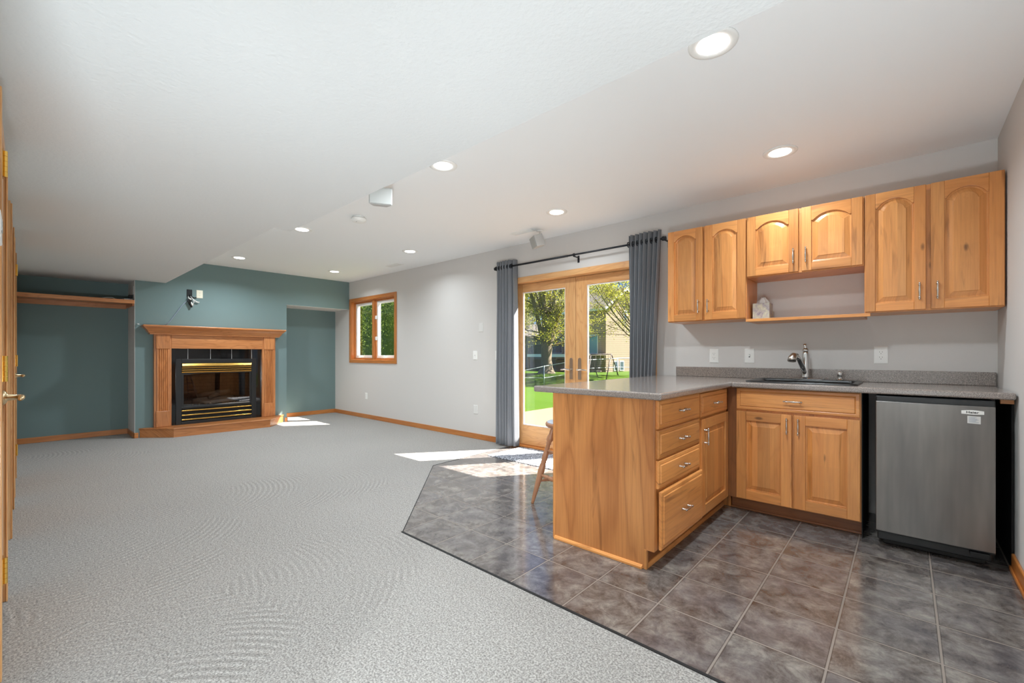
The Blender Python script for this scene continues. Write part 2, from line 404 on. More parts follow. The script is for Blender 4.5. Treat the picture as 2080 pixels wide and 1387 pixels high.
# ---------------------------------------------------------------- setting: floors
m = MB()
car = [(XF, YL), (XE, YL), (XE, YS), (XR, YS), (XR, 1.577), (-2.338, 1.577), (-3.505, 2.72), (-3.56, YW), (XF, YW)]
m.prism(car, lambda u, v, d: (u, v, d), -0.05, 0.0, 'x'); struct(m.build('floor', M['carpet'], origin=(0, 0, 0)))
m = MB(); m.prism([(XR, 1.577), (XR, YW), (-1.79, YW), (-1.79, YW + WT), (-3.58, YW + WT), (-3.58, YW), (-3.56, YW), (-3.505, 2.72), (-2.338, 1.577)], lambda u, v, d: (u, v, d), -0.05, -0.001, 'x')
struct(m.build('floor', M['tile'], origin=(0, 0, 0)))
m = MB(); m.box(-2.34, XR, 1.565, 1.578, -0.02, 0.003, 'x'); struct(m.build('trim_1', M['blackm'], origin=(0, 0, 0)))
m = MB(); m.tube([(-2.338, 1.577, -0.002), (-3.505, 2.72, -0.002), (-3.55, 3.8, -0.002)], 0.0035, 6); struct(m.build('trim_2', M['blackm'], origin=(0, 0, 0)))

# ceilings
m = MB(); m.box(XF - .1, XR + .1, 1.2, YW + .1, HC, HC + .1); struct(m.build('ceiling', M['ceil'], origin=(0, 0, 0)))
m = MB(); m.prism([(XF - .1, YS - .1), (XR + .1, YS - .1), (XR + .1, 1.408), (-3.64, 1.408), (-3.64, 1.288), (XF - .1, 1.288)], lambda u, v, d: (u, v, d), HL_, HC, 'x')
struct(m.build('ceiling', M['lowceil'], origin=(0, 0, 0)))

# patio wall with window and door openings
WX0, WX1, WZ0, WZ1 = -7.49, -6.088, 1.012, 2.055
DX0, DX1, DZ1 = -3.58, -1.79, 1.972
m = MB()
m.box(XF - .1, WX0, YW, YW + WT, -.05, HC); m.box(WX0, WX1, YW, YW + WT, -.05, WZ0); m.box(WX0, WX1, YW, YW + WT, WZ1, HC)
m.box(WX1, DX0, YW, YW + WT, -.05, HC); m.box(DX0, DX1, YW, YW + WT, DZ1, HC); m.box(DX1, XR + .1, YW, YW + WT, -.05, HC)
struct(m.build('wall_back', M['grey'], origin=(0, 0, 0)))
sbox('wall_right', M['grey'], XR, XR + .1, YS, YW, -.05, HC)
sbox('wall_front', M['grey'], XE - .1, XR + .1, YS - .1, YS, -.05, HL_)
m = MB(); m.box(XF, XE, YL - .1, YL, -.05, HL_); m.box(XE - .1, XE, YS, YL - .1, -.05, HL_); struct(m.build('wall_left', M['grey'], origin=(0, 0, 0)))
sbox('wall_far', M['teal'], XF - .1, XF, YL, YW, -.05, HC)
# chimney breast (hollow behind the firebox opening) and the header over the recess
m = MB()
YB0, YB1, HD0 = 0.965, 2.872, 1.925
FO = (1.44, 2.36, 0.14, 0.99)
m.box(XB - .09, XB, YB0, FO[0], 0, HC); m.box(XB - .09, XB, FO[1], YB1, 0, HC)
m.box(XB - .09, XB, FO[0], FO[1], 0, FO[2]); m.box(XB - .09, XB, FO[0], FO[1], FO[3], HC)
m.box(XF, XB - .09, YB1 - .08, YB1, 0, HC)
m.box(XB - .09, XB, YB1, YW, HD0, HC); m.box(XF, XB - .09, YB1, YW, HD0, HD0 + .06)
struct(m.build('wall_chimney', M['teal'], origin=(0, 0, 0)))
sbox('wall_alcove', M['grey'], XF, XB - .0005, YB0 - .004, YB0 + .07, 0, HL_)

sbox('wall_header', M['grey'], XF, XB - .001, YB1, YW, HD0 - .003, HD0)
# baseboards
def base(name, pts, fn=None):
    m = MB()
    for (x0, x1, y0, y1, g) in pts: m.box(x0, x1, y0, y1, 0.0, 0.07, g)
    return struct(m.build(name, M['trim'], bevel=0.004, origin=(0, 0, 0)))
base('baseboard_back', [(XF + .012, -3.60, YW - .012, YW, 'x')])
base('baseboard_far', [(XF, XF + .012, YL, YB0 - .004, 'y'), (XF, XF + .012, YB1, YW, 'y')])
base('baseboard_chimney', [(XF + .012, XB + .012, YB0 - .016, YB0 - .004, 'x'), (XB, XB + .012, YB0 - .016, 1.0, 'y'), (XB, XB + .012, 2.84, YB1 + .012, 'y'), (XF + .012, XB + .012, YB1, YB1 + .012, 'x')])
m = MB(); m.box(XR - .013, XR, YS, 3.40, 0, .085, 'y'); m.box(XR - .022, XR - .013, YS, 3.40, 0, .022, 'y'); struct(m.build('baseboard_right', M['trim'], bevel=0.005, origin=(0, 0, 0)))

# ---------------------------------------------------------------- window_1
def casing(m, x0, x1, z0, z1, y, wd=0.057, t=0.016, sill=True):
    m.box(x0 - wd, x0, y - t, y, z0 - (wd if sill else 0), z1 + wd, 'z'); m.box(x1, x1 + wd, y - t, y, z0 - (wd if sill else 0), z1 + wd, 'z')
    m.box(x0, x1, y - t, y, z1, z1 + wd, 'x')
    if sill: m.box(x0, x1, y - t, y, z0 - wd, z0, 'x')
m = MB(); casing(m, WX0 + .002, WX1 - .002, WZ0 + .002, WZ1 - .002, YW)
win = struct(m.build('window_1', M['trim'], bevel=0.004, origin=(WX0, YW, WZ0)))
m = MB(); t_ = .012
m.box(WX0, WX0 + t_, YW - .001, YW + .13, WZ0, WZ1, 'z'); m.box(WX1 - t_, WX1, YW - .001, YW + .13, WZ0, WZ1, 'z')
m.box(WX0 + t_, WX1 - t_, YW - .001, YW + .13, WZ1 - t_, WZ1, 'x'); m.box(WX0 + t_, WX1 - t_, YW - .001, YW + .13, WZ0, WZ0 + t_, 'x')
m.build('jamb', M['trim'], win)
xm = -6.80
m = MB(); m.box(xm - .032, xm + .032, YW + .03, YW + .12, WZ0 + t_, WZ1 - t_, 'z'); m.build('mullion', M['trim'], win, 0.003)
for k, (a, b) in enumerate(((WX0 + t_, xm - .032), (xm + .032, WX1 - t_))):
    m = MB(); s1 = .022; y0, y1 = YW + .055, YW + .085; z0, z1 = WZ0 + t_, WZ1 - t_
    m.box(a, a + s1, y0, y1, z0, z1, 'z'); m.box(b - s1, b, y0, y1, z0, z1, 'z'); m.box(a + s1, b - s1, y0, y1, z0, z0 + s1, 'x'); m.box(a + s1, b - s1, y0, y1, z1 - s1, z1, 'x')
    stop = m.build('stop', M['trim'], win, 0.003)
    m = MB(); a2, b2, z2, z3 = a + s1, b - s1, z0 + s1, z1 - s1; s2 = .045; y0, y1 = YW + .075, YW + .12
    m.box(a2, a2 + s2, y0, y1, z2, z3); m.box(b2 - s2, b2, y0, y1, z2, z3); m.box(a2 + s2, b2 - s2, y0, y1, z2, z2 + s2); m.box(a2 + s2, b2 - s2, y0, y1, z3 - s2, z3)
    sash = m.build('sash', M['white'], win, 0.003)
    m = MB(); m.box(a2 + s2, b2 - s2, YW + .098, YW + .102, z2 + s2, z3 - s2); m.build('pane', M['glass'], sash)
    m = MB(); cx = a2 + .13 if k == 0 else a2 + .22
    m.box(cx - .05, cx + .05, y0 - .02, y0, z2 - .008, z2 + .014); m.tube([(cx, y0 - .02, z2 + .01), (cx + .03, y0 - .045, z2 + .02), (cx + .075, y0 - .05, z2 + .03)], .006)
    m.ball((cx + .08, y0 - .05, z2 + .033), .01); m.build('crank', M['white'], sash)
    if k == 1:
        for zz in (WZ0 + .37, WZ0 + .73):
            m = MB(); m.box(a2 - .03, a2 + .02, y0 - .022, y0, zz - .03, zz + .03); m.box(a2 - .04, a2 - .022, y0 - .035, y0 - .018, zz - .055, zz - .01); m.build('lock', M['white'], sash, .004)

# ---------------------------------------------------------------- door_1: French patio door
m = MB()
m.box(DX0 - .06, DX0 + .006, YW - .018, YW, 0, DZ1 + .055, 'z'); m.box(DX1 - .006, DX1 + .06, YW - .018, YW, 0, DZ1 + .055, 'z'); m.box(DX0 + .006, DX1 - .006, YW - .018, YW, DZ1 - .01, DZ1 + .055, 'x')
fd = struct(m.build('door_1', M['fir'], bevel=0.004, origin=(DX0, YW, 0)))
m = MB(); m.box(DX0, DX0 + .02, YW, YW + WT, 0, DZ1, 'z'); m.box(DX1 - .02, DX1, YW, YW + WT, 0, DZ1, 'z'); m.box(DX0 + .02, DX1 - .02, YW, YW + WT, DZ1 - .014, DZ1, 'x')
m.build('door_frame', M['fir'], fd, .003)
m = MB(); m.box(DX0 + .02, DX1 - .02, YW, YW + WT + .05, 0.0, .022, 'x'); m.build('threshold', M['trim'], fd, .004)
XMID = -2.685; LY0, LY1 = YW + .07, YW + .115
for k, (a, b, ga, gb) in enumerate(((DX0 + .022, XMID - .002, -3.452, -2.826), (XMID + .002, DX1 - .022, -2.544, -1.918))):
    z0, z1, gz0, gz1 = .025, 1.955, .255, 1.858
    m = MB(); m.box(a, ga, LY0, LY1, z0, z1, 'z'); m.box(gb, b, LY0, LY1, z0, z1, 'z'); m.box(ga, gb, LY0, LY1, z0, gz0, 'x'); m.box(ga, gb, LY0, LY1, gz1, z1, 'x')
    leaf = m.build('door_leaf', M['fir'], fd, .003)
    m = MB(); e = .012
    for yy in (LY0 + .008,):
        m.box(ga, ga + e, yy, yy + .01, gz0, gz1); m.box(gb - e, gb, yy, yy + .01, gz0, gz1); m.box(ga + e, gb - e, yy, yy + .01, gz0, gz0 + e); m.box(ga + e, gb - e, yy, yy + .01, gz1 - e, gz1)
    m.build('glazing_bead', M['white'], leaf, .002)
    m = MB(); m.box(ga + .002, gb - .002, LY0 + .02, LY0 + .024, gz0, gz1); m.build('pane', M['glass'], leaf)
    hx = XMID - .055 if k == 0 else XMID + .055; sg = -1 if k == 0 else 1
    m = MB(); pl = [(hx + dx, .945 + dz) for dx, dz in ((-.02, -.11), (.02, -.11), (.022, 0), (.02, .11), (.01, .125), (-.01, .125), (-.02, .11), (-.022, 0))]
    m.prism(pl, face_negY(LY0), 0, .008)
    m.tube([(hx, LY0, .94), (hx, LY0 - .045, .94)], .01); m.tube([(hx - sg * .008, LY0 - .047, .94), (hx + sg * .05, LY0 - .05, .945), (hx + sg * .11, LY0 - .048, .938)], [.011, .009, .008])
    m.build('handle', M['nickel'], leaf, .001)
m = MB(); m.box(XMID - .012, XMID + .012, LY1 - .012, LY1 + .008, .025, 1.955, 'z'); m.build('astragal', M['fir'], fd)
m = MB()
for zz in (1.75, 1.0, .25): m.tube([(DX0 + .022, LY0 - .006, zz - .045), (DX0 + .022, LY0 - .006, zz + .045)], .007, 8)
m.build('hinge', M['brass'], fd)

# ---------------------------------------------------------------- interior doors along the left wall
def interior_door(n, xa, xb, hinge_near, hardware=True):
    """xa > xb : near and far outer edges of the casing"""
    zc = 2.03
    m = MB(); wd = .06
    m.box(xa - wd, xa, YL, YL + .014, 0, zc, 'z'); m.box(xb, xb + wd, YL, YL + .014, 0, zc, 'z'); m.box(xb + wd, xa - wd, YL, YL + .014, zc - wd, zc, 'x')
    m.box(xa - wd - .004, xa - .012, YL + .014, YL + .021, 0, zc - .012, 'z'); m.box(xb + .012, xb + wd + .004, YL + .014, YL + .021, 0, zc - .012, 'z')
    d = struct(m.build('door_%d' % n, M['fir'], bevel=.003, origin=(xb, YL, 0)))
    a, b = xa - wd - .003, xb + wd + .003
    m = MB(); m.box(b, a, YL, YL + .006, .012, zc - wd - .004, 'z')
    leaf = m.build('door_leaf', M['fir'], d)
    wdt = a - b; fn = face_posY(YL + .006); pw = (wdt - .3) / 2
    for cx in (b + .1 + pw / 2, a - .1 - pw / 2):
        for (z0, z1) in ((.22, .82), (1.0, 1.58), (1.68, 1.86)):
            m = MB(); o = [(cx - pw / 2, z0), (cx + pw / 2, z0), (cx + pw / 2, z1), (cx - pw / 2, z1)]; i = [(cx - pw / 2 + .025, z0 + .025), (cx + pw / 2 - .025, z0 + .025), (cx + pw / 2 - .025, z1 - .025), (cx - pw / 2 + .025, z1 - .025)]
            m.loops([[fn(u, v, 0) for u, v in o], [fn(u, v, .004) for u, v in o], [fn(u, v, .001) for u, v in i]], grain='z'); m.build('door_panel', M['fir'], leaf)
    if not hardware: return d
    hx = a if hinge_near else b; lx = b + .06 if hinge_near else a - .06
    for zz in (1.77, 1.06, .36):
        m = MB()
        m.box(hx - .03, hx + .022, YL + .006, YL + .0225, zz - .045, zz + .045)
        m.build('hinge', M['brass'], leaf)
        m = MB()
        for k in range(5): m.tube([(hx, YL + .027, zz - .045 + k * .018), (hx, YL + .027, zz - .045 + k * .018 + .0172)], .0065, 12, smooth=False)
        m.build('hinge_knuckle', M['brass'], leaf)
    m = MB(); m.lathe((lx, YL + .006, .92), [(.033, 0), (.033, .004), (.024, .012), (.014, .016), (.011, .05)], 20, 'y')
    sg = 1 if hinge_near else -1
    m.tube([(lx, YL + .056, .92), (lx + sg * .03, YL + .064, .922), (lx + sg * .11, YL + .06, .918)], [.013, .011, .009])
    m.build('lever', M['abrass'], leaf)
    return d
interior_door(2, -2.26, -3.06, True)
interior_door(3, -3.98, -4.80, True, False)
interior_door(4, -5.12, -5.98, True)
t = thing('thermostat', (-1.87, YL, 1.46), 'white wall thermostat box beside the nearest oak door at the left edge', 'thermostat')
m = MB(); m.box(-1.93, -1.80, YL, YL + .03, 1.42, 1.50); m.build('housing', M['white'], t, .004)
m = MB(); m.box(-1.89, -1.84, YL + .03, YL + .032, 1.45, 1.48); m.build('display', M['grey_plastic'], t)

# ---------------------------------------------------------------- fireplace
HZ = 0.125
fx = thing('fireplace_mantel', (XB, 1.92, 0), 'carved oak mantel with fluted pilasters and crown shelf around black granite on teal wall', 'fireplace mantel')
xp = XB + .10          # front of the pilasters
for (a, b) in ((1.150, 1.338), (2.478, 2.668)):
    m = MB(); m.box(XB, xp - .018, a, b, HZ, 1.378, 'z')
    pil = m.build('pilaster', M['oak'], fx, .002)
    # fluted shaft: grooved front profile in plan
    m = MB(); c0, c1 = a + .03, b - .03; wv = c1 - c0; prof = [(xp - .018, c0), (xp - .004, c0)]
    nf = 5; mrg = .012; fw = (wv - 2 * mrg) / nf
    for k in range(nf):
        y0 = c0 + mrg + k * fw
        for q in range(7):
            an = math.pi * q / 6; prof.append((xp - .004 - .010 * math.sin(an), y0 + .003 + (fw - .006) * q / 6))
    prof += [(xp - .004, c1), (xp - .018, c1)]
    m.prism(prof, lambda u, v, d: (u, v, d), .343, 1.182, 'z'); m.build('fluted_shaft', M['oak'], pil)
    m = MB(); m.box(xp - .018, xp + .004, a + .018, b - .018, 1.182, 1.378, 'z'); m.build('capital_block', M['oak'], pil, .007)
    m = MB(); m.box(xp - .018, xp + .004, a + .018, b - .018, HZ, .343, 'z'); m.build('plinth_block', M['oak'], pil, .007)
m = MB(); m.box(XB, xp - .016, 1.338, 2.478, 1.188, 1.378, 'y'); m.build('frieze', M['oak'], fx, .003)
# crown: profile swept round three sides
prof = [(0.0, 1.378), (.012, 1.378), (.012, 1.392), (.022, 1.398), (.032, 1.412), (.048, 1.438), (.072, 1.462), (.082, 1.466), (.082, 1.476)]
m = MB(); loops = []
for o_, z in prof: loops.append([(XB, 1.112 - o_ * .95, z), (xp + .012 + o_ * .8, 1.112 - o_ * .95, z), (xp + .012 + o_ * .8, 2.706 + o_ * .95, z), (XB, 2.706 + o_ * .95, z)])
m.loops(loops, True, True, 'y'); m.build('crown_moulding', M['oak'], fx)
m = MB(); m.box(XB, xp + .088, 1.022, 2.796, 1.476, 1.50, 'y'); m.build('mantel_shelf', M['oak'], fx, .006)
# granite surround
ge = (1.392, 2.402, 1.042)
xg = XB + .035
for a, b in ((1.338, ge[0]), (ge[1], 2.478)):
    m = MB(); m.box(XB, xg, a, b, HZ, 1.188, 'z'); m.build('granite_side', M['gran'], fx)
for (a, b) in ((ge[0] - .0, 1.53), (1.534, 1.80), (1.804, 2.07), (2.074, 2.34), (2.344, ge[1])):
    m = MB(); m.box(XB, xg, a, b, ge[2], 1.188, 'y'); m.build('granite_tile', M['gran'], fx, .001)
m = MB()
for yj in (1.532, 1.802, 2.072, 2.342): m.box(XB, xg - .0015, yj - .0028, yj + .0028, ge[2], 1.186, 'z')
m.build('grout', M['plate_grey'], fx)['kind'] = 'stuff'
# hearth
hp = [(XB + .001, .99), (-7.235, 1.315), (-7.185, 2.52), (XB + .001, 2.845)]
hp = [(XB + .001, 1.0), (-7.24, 1.315), (-7.19, 2.50), (XB + .001, 2.83)]
he = thing('fireplace_hearth', (-7.4, 1.92, 0), 'low oak hearth platform with angled corners on the carpet beneath the mantel', 'hearth')
m = MB()
ins = lambda pts, k: [(x - (k if i in (1, 2) else 0), y + (k * .8 if i == 0 else (k * .4 if i == 1 else (-k * .4 if i == 2 else -k * .8)))) for i, (x, y) in enumerate(pts)]
m.prism(ins(hp, .014), lambda u, v, d: (u, v, d), 0, HZ - .02, 'y'); m.build('riser', M['oak'], he, .001)
m = MB(); m.prism(hp, lambda u, v, d: (u, v, d), HZ - .02, HZ, 'y'); m.build('hearth_top', M['oak'], he, .005)
m = MB(); m.box(-7.36, -7.335, 2.48, 2.51, HZ, HZ + .002, 'y')

# insert
fi = thing('fireplace_insert', (XB, 1.9, HZ), 'black gas fireplace insert with brass louvers and glass front inside the mantel', 'fireplace insert')
x0 = XB + .012; xi = XB + .05
m = MB(); i0, i1 = 1.455, 2.34
m.box(xg - .02, xi, ge[0], i0, HZ, ge[2]); m.box(xg - .02, xi, i1, ge[1], HZ, ge[2]); m.box(xg - .02, xi, i0, i1, .985, ge[2])
m.box(xg - .02, xi, i0, i1, HZ, .165); m.box(xg - .03, xi - .012, i0, i1, .345, .372); m.box(xg - .03, xi - .012, i0, i1, .835, .85)
m.build('insert_frame', M['black'], fi, .003)
m = MB(); m.prism([(0, .940), (.03, .936), (.036, .95), (.026, .978), (0, .985)], lambda u, v, d: (xi - .01 + u * .7, d, v), i0 + .005, i1 - .005, 'y'); m.build('brass_hood', M['brass'], fi, .002)
for z in (.848, .880, .910):
    m = MB(); hh = .014 if z > .85 else .018
    m.box(xi - .03, xi - .002, i0 + .004, i1 - .004, z, z + hh, 'y'); m.build('louver', M['brass'], fi, .003)
for z in (.182, .245, .308):
    m = MB(); m.box(xi - .03, xi - .002, i0 + .004, i1 - .004, z, z + .016, 'y'); m.build('louver', M['brass'], fi, .003)
for a, b in ((HZ, .345), (.85, .985)):
    m = MB(); m.box(xi - .07, xi - .05, i0, i1, a, b); m.build('louver_backing', M['blackm'], fi)
m = MB(); m.box(xi - .018, xi - .014, i0 + .02, i1 - .02, .372, .835); m.build('fire_glass', M['fireglass'], fi)
m = MB(); yy0, yy1 = i0 + .03, i1 - .03
for a in (i0, i1 - .028):
    m = MB(); m.box(xi - .028, xi - .012, a, a + .028, .372, .835); m.build('glass_stile', M['black'], fi, .002)
m = MB(); xb_ = -7.95
m.box(xb_, xb_ + .02, 1.5, 2.3, .36, .86); m.loops([[(xi - .04, 1.46, z), (xb_ + .02, 1.56, z)] for z in (.37, .85)], False, False, close=False)
m.loops([[(xi - .04, 2.34, z), (xb_ + .02, 2.24, z)] for z in (.37, .85)], False, False, close=False)
m.build('brick_liner', M['brick'], fi)
m = MB(); m.box(xb_, xi - .04, 1.455, 2.345, .355, .372); m.build('firebox_floor', M['slot'], fi)
m = MB(); m.box(xb_, xi - .04, 1.455, 2.345, .85, .86); m.build('firebox_top', M['slot'], fi)
M['log'] = plain('ceramic_log', srgb(150, 124, 100), 0.9, 0, .3, 18, .6)
for (p, q, r) in (((-7.66, 1.62, .43), (-7.68, 2.18, .42), .05), ((-7.74, 1.68, .50), (-7.66, 2.05, .55), .038), ((-7.62, 1.80, .47), (-7.78, 2.12, .56), .033), ((-7.80, 1.66, .42), (-7.80, 2.16, .45), .05)):
    m = MB(); P0, P1 = Vector(p), Vector(q); pts = [P0.lerp(P1, k / 6) + Vector((RND.uniform(-.008, .008), 0, RND.uniform(-.008, .008))) for k in range(7)]
    m.tube(pts, [r * .8, r, r * 1.06, r * .97, r * 1.03, r * .95, r * .75], 10); m.build('ceramic_log', M['log'], fi)
m = MB()
for k in range(9): m.ball((-7.60 + RND.uniform(-.02, .02), 1.6 + .075 * k, .385), RND.uniform(.012, .02), 8)
m.build('ember_bed', M['log'], fi)['kind'] = 'stuff'

# ---------------------------------------------------------------- alcove shelf and its things
sh = thing('wall_shelf', (XF, .45, 1.74), 'long oak shelf high across the dark teal alcove left of the fireplace', 'shelf')
m = MB(); m.box(XF, XB + .005, YL + .002, YB0 - .006, 1.800, 1.822, 'y'); m.build('shelf_board', M['oak'], sh, .002)
m = MB(); m.box(XB - .012, XB + .02, YL + .002, YB0 - .006, 1.776, 1.824, 'y'); m.build('front_edge', M['oak'], sh, .004)
m = MB(); m.box(XF, XF + .02, YL + .002, YB0 - .026, 1.74, 1.80, 'y'); m.box(XF, XB - .02, YB0 - .026, YB0 - .006, 1.752, 1.80, 'x'); m.build('cleat', M['oak'], sh, .002)
m = MB(); m.tube([(-7.70, .62, 1.826), (-7.68, .70, 1.845), (-7.69, .755, 1.85), (-7.68, .79, 1.828), (-7.66, .85, 1.826)], .004, 6, smooth=True)
tag(m.build('cable', M['cable_white']), 'thin pale cable looping on top of the oak alcove shelf', 'cable')
t = thing('power_adapter', (-7.68, .93, 1.826), 'dark plug adapter with grey lead at right end of oak alcove shelf', 'adapter')
m = MB(); m.box(-7.74, -7.68, .915, .958, 1.86, 1.90); m.build('plug_body', M['blackm'], t, .004)
m = MB(); m.tube([(-7.71, .93, 1.86), (-7.70, .90, 1.845), (-7.67, .86, 1.838), (-7.66, .82, 1.828)], .006, 6); m.build('lead', M['cable_grey'], t)
m = MB(); m.box(-7.70, -7.62, .86, .95, 1.824, 1.842); m.build('transformer_brick', M['grey_plastic'], t, .005)

# ---------------------------------------------------------------- wall plates
def plate(fn, cu, cv, label, cat, kind='outlet', w=.072, h=.117, mat='white', group=None, name='wall_plate'):
    p = fn(cu, cv, 0); t = thing(name, p, label, cat, group)
    W_ = w / 2; H_ = h / 2
    m = MB(); o = [(cu - W_, cv - H_), (cu + W_, cv - H_), (cu + W_, cv + H_), (cu - W_, cv + H_)]
    sc = lambda k: [(cu + (u - cu) * (1 - k / W_), cv + (v - cv) * (1 - k / H_)) for u, v in o]
    m.loops([[fn(u, v, 0) for u, v in o], [fn(u, v, .003) for u, v in o], [fn(u, v, .006) for u, v in sc(.005)]]); m.build('cover_plate', M[mat], t)
    if kind == 'outlet':
        m = MB(); m.prism([(cu - .017, cv - .034), (cu + .017, cv - .034), (cu + .017, cv + .034), (cu - .017, cv + .034)], fn, .0055, .0075)
        rc = m.build('receptacle', M[mat], t)
        m = MB()
        for dz in (-.018, .018):
            for (dx, w2, h2) in ((-.007, .002, .008), (.007, .002, .007), (0, .004, .004)):
                vz = cv + dz + (.004 if dx else -.008)
                m.prism([(cu + dx - w2 / 2, vz - h2 / 2), (cu + dx + w2 / 2, vz - h2 / 2), (cu + dx + w2 / 2, vz + h2 / 2), (cu + dx - w2 / 2, vz + h2 / 2)], fn, .007, .0078)
        m.build('slots', M['slot'], rc)
    elif kind == 'switch':
        m = MB(); m.prism([(cu - .005, cv - .012), (cu + .005, cv - .012), (cu + .005, cv + .012), (cu - .005, cv + .012)], fn, .005, .0065); m.build('switch_slot', M['slot'], t)
        m = MB(); m.prism([(cu - .0035, cv - .004), (cu + .0035, cv - .004), (cu + .0035, cv + .010), (cu - .0035, cv + .010)], fn, .006, .016); m.build('toggle', M[mat], t, .001)
    elif kind == 'rocker':
        m = MB(); m.prism([(cu - .016, cv - .033), (cu + .016, cv - .033), (cu + .016, cv + .033), (cu - .016, cv + .033)], fn, .005, .009); m.build('rocker', M[mat], t, .002)
        m = MB(); m.prism([(cu - .006, cv - .006), (cu + .006, cv - .006), (cu + .006, cv + .006), (cu - .006, cv + .006)], fn, .008, .012); m.build('dimmer_knob', M['grey_plastic'], t, .001)
    return t
fW = face_negY(YW)
plate(fW, -4.10, 1.458, 'blank white wall plate, uppermost on the grey wall left of the curtain', 'wall plate', 'blank', .082, mat='plate_grey')
plate(fW, -4.21, 1.096, 'white dimmer switch at waist height on grey wall left of the curtain', 'light switch', 'rocker', .08, name='light_switch')
plate(fW, -3.80, 1.096, 'white switch plate half hidden behind the left grey curtain', 'light switch', 'rocker', .08, name='light_switch')
plate(fW, -4.20, .384, 'blank white wall plate low on grey wall left of the curtain', 'wall plate', 'blank', .082, mat='plate_grey')
plate(fW, -6.965, .386, 'small white outlet low on grey wall below the wood framed window', 'outlet', 'outlet', .072, .11, name='wall_outlet')
plate(fW, -1.221, 1.096, 'white double outlet on kitchen wall, leftmost above the backsplash', 'outlet', 'outlet', .074, .12, name='wall_outlet')
plate(fW, -.946, 1.097, 'white toggle switch on kitchen wall between outlet and faucet', 'light switch', 'switch', .074, .12, name='light_switch')
plate(fW, -.124, 1.104, 'white double outlet on kitchen wall right of the faucet', 'outlet', 'outlet', .076, .12, name='wall_outlet')
fB = face_posX(XB)
plate(fB, 1.677, 1.976, 'cream wall plate on teal wall above mantel, right of the cable box', 'wall plate', 'outlet', .076, .115, 'cream')
plate(face_negY(YB0 - .004), -7.68, 1.96, 'grey wall plate on the alcove return above right shelf end', 'wall plate', 'blank', .07, .11, 'grey_plastic')
t = thing('cable_box', (XB, 1.56, 1.98), 'black recessed cable box with dangling connectors on teal wall above mantel', 'cable box')
m = MB(); o = [(1.525, 1.925), (1.588, 1.925), (1.588, 2.03), (1.525, 2.03)]
m.prism(o, fB, 0, .008); m.build('box_rim', M['blackm'], t, .002)
for (pts, mt, r) in (([(0, 1.56, 1.95), (.03, 1.55, 1.90), (.03, 1.535, 1.86), (.025, 1.56, 1.80)], 'black', .010), ([(0, 1.56, 1.94), (.04, 1.58, 1.90), (.035, 1.60, 1.86), (.03, 1.585, 1.80)], 'grey_plastic', .008),
                     ([(0, 1.56, 1.94), (.03, 1.60, 1.91), (.03, 1.63, 1.915)], 'blackm', .009), ([(0, 1.56, 1.93), (.03, 1.60, 1.88), (.025, 1.64, 1.855), (.02, 1.665, 1.855)], 'cable_white', .009),
                     ([(0, 1.545, 1.93), (.035, 1.54, 1.90), (.035, 1.57, 1.885)], 'cable_white', .010), ([(0, 1.55, 1.9), (.03, 1.565, 1.86), (.03, 1.56, 1.82), (.03, 1.575, 1.775)], 'blackm', .012),
                     ([(.03, 1.565, 1.85), (.035, 1.575, 1.825), (.03, 1.585, 1.80)], 'white', .011)):
    m = MB(); m.tube([(XB + .008 + a, b, c) for a, b, c in pts], r, 8); m.build('connector', M[mt], t)
m = MB(); m.tube([(XB + .012, 1.545, 1.89), (XB + .01, 1.47, 1.80), (XB + .009, 1.40, 1.68), (XB + .01, 1.33, 1.56), (XB + .02, 1.27, 1.508)], .005, 6)
tag(m.build('cable', M['cable_grey']), 'pale blue-grey cable running down teal wall from cable box to mantel', 'cable')
t = thing('wall_hook', (XB, .985, 1.51), 'tiny white hook on teal wall at the left end of the mantel', 'hook')
m = MB(); m.tube([(XB, .985, 1.515), (XB + .02, .99, 1.512), (XB + .025, 1.005, 1.508)], .006, 8); m.build('hook_body', M['white'], t)

# ---------------------------------------------------------------- curtains and rod
rd = thing('curtain_rod', (-2.69, YW - .09, 2.16), 'thin black curtain rod with brackets above the patio door', 'curtain rod')
yr = YW - .09
m = MB(); m.tube([(-3.745, yr, 2.16), (-1.64, yr, 2.16)], .0095, 12); m.build('rod', M['rod'], rd)
m = MB(); m.tube([(-3.745, yr, 2.16), (-2.68, yr, 2.16)], .0115, 12); m.build('rod_sleeve', M['rod'], rd)
for x in (-3.755, -1.632):
    m = MB(); m.lathe((x, yr, 2.16), [(.012, -.012), (.019, -.01), (.021, 0), (.019, .01), (.012, .012)], 16, 'x'); m.build('finial', M['rod'], rd)
for x in (-3.72, -2.60, -1.615):
    m = MB(); m.box(x - .012, x + .012, YW - .006, YW, 2.09, 2.165); m.box(x - .006, x + .006, yr - .012, YW - .006, 2.138, 2.149); m.tube([(x - .009, yr, 2.16), (x + .009, yr, 2.16)], .016, 14); m.build('bracket', M['rod'], rd, .002)
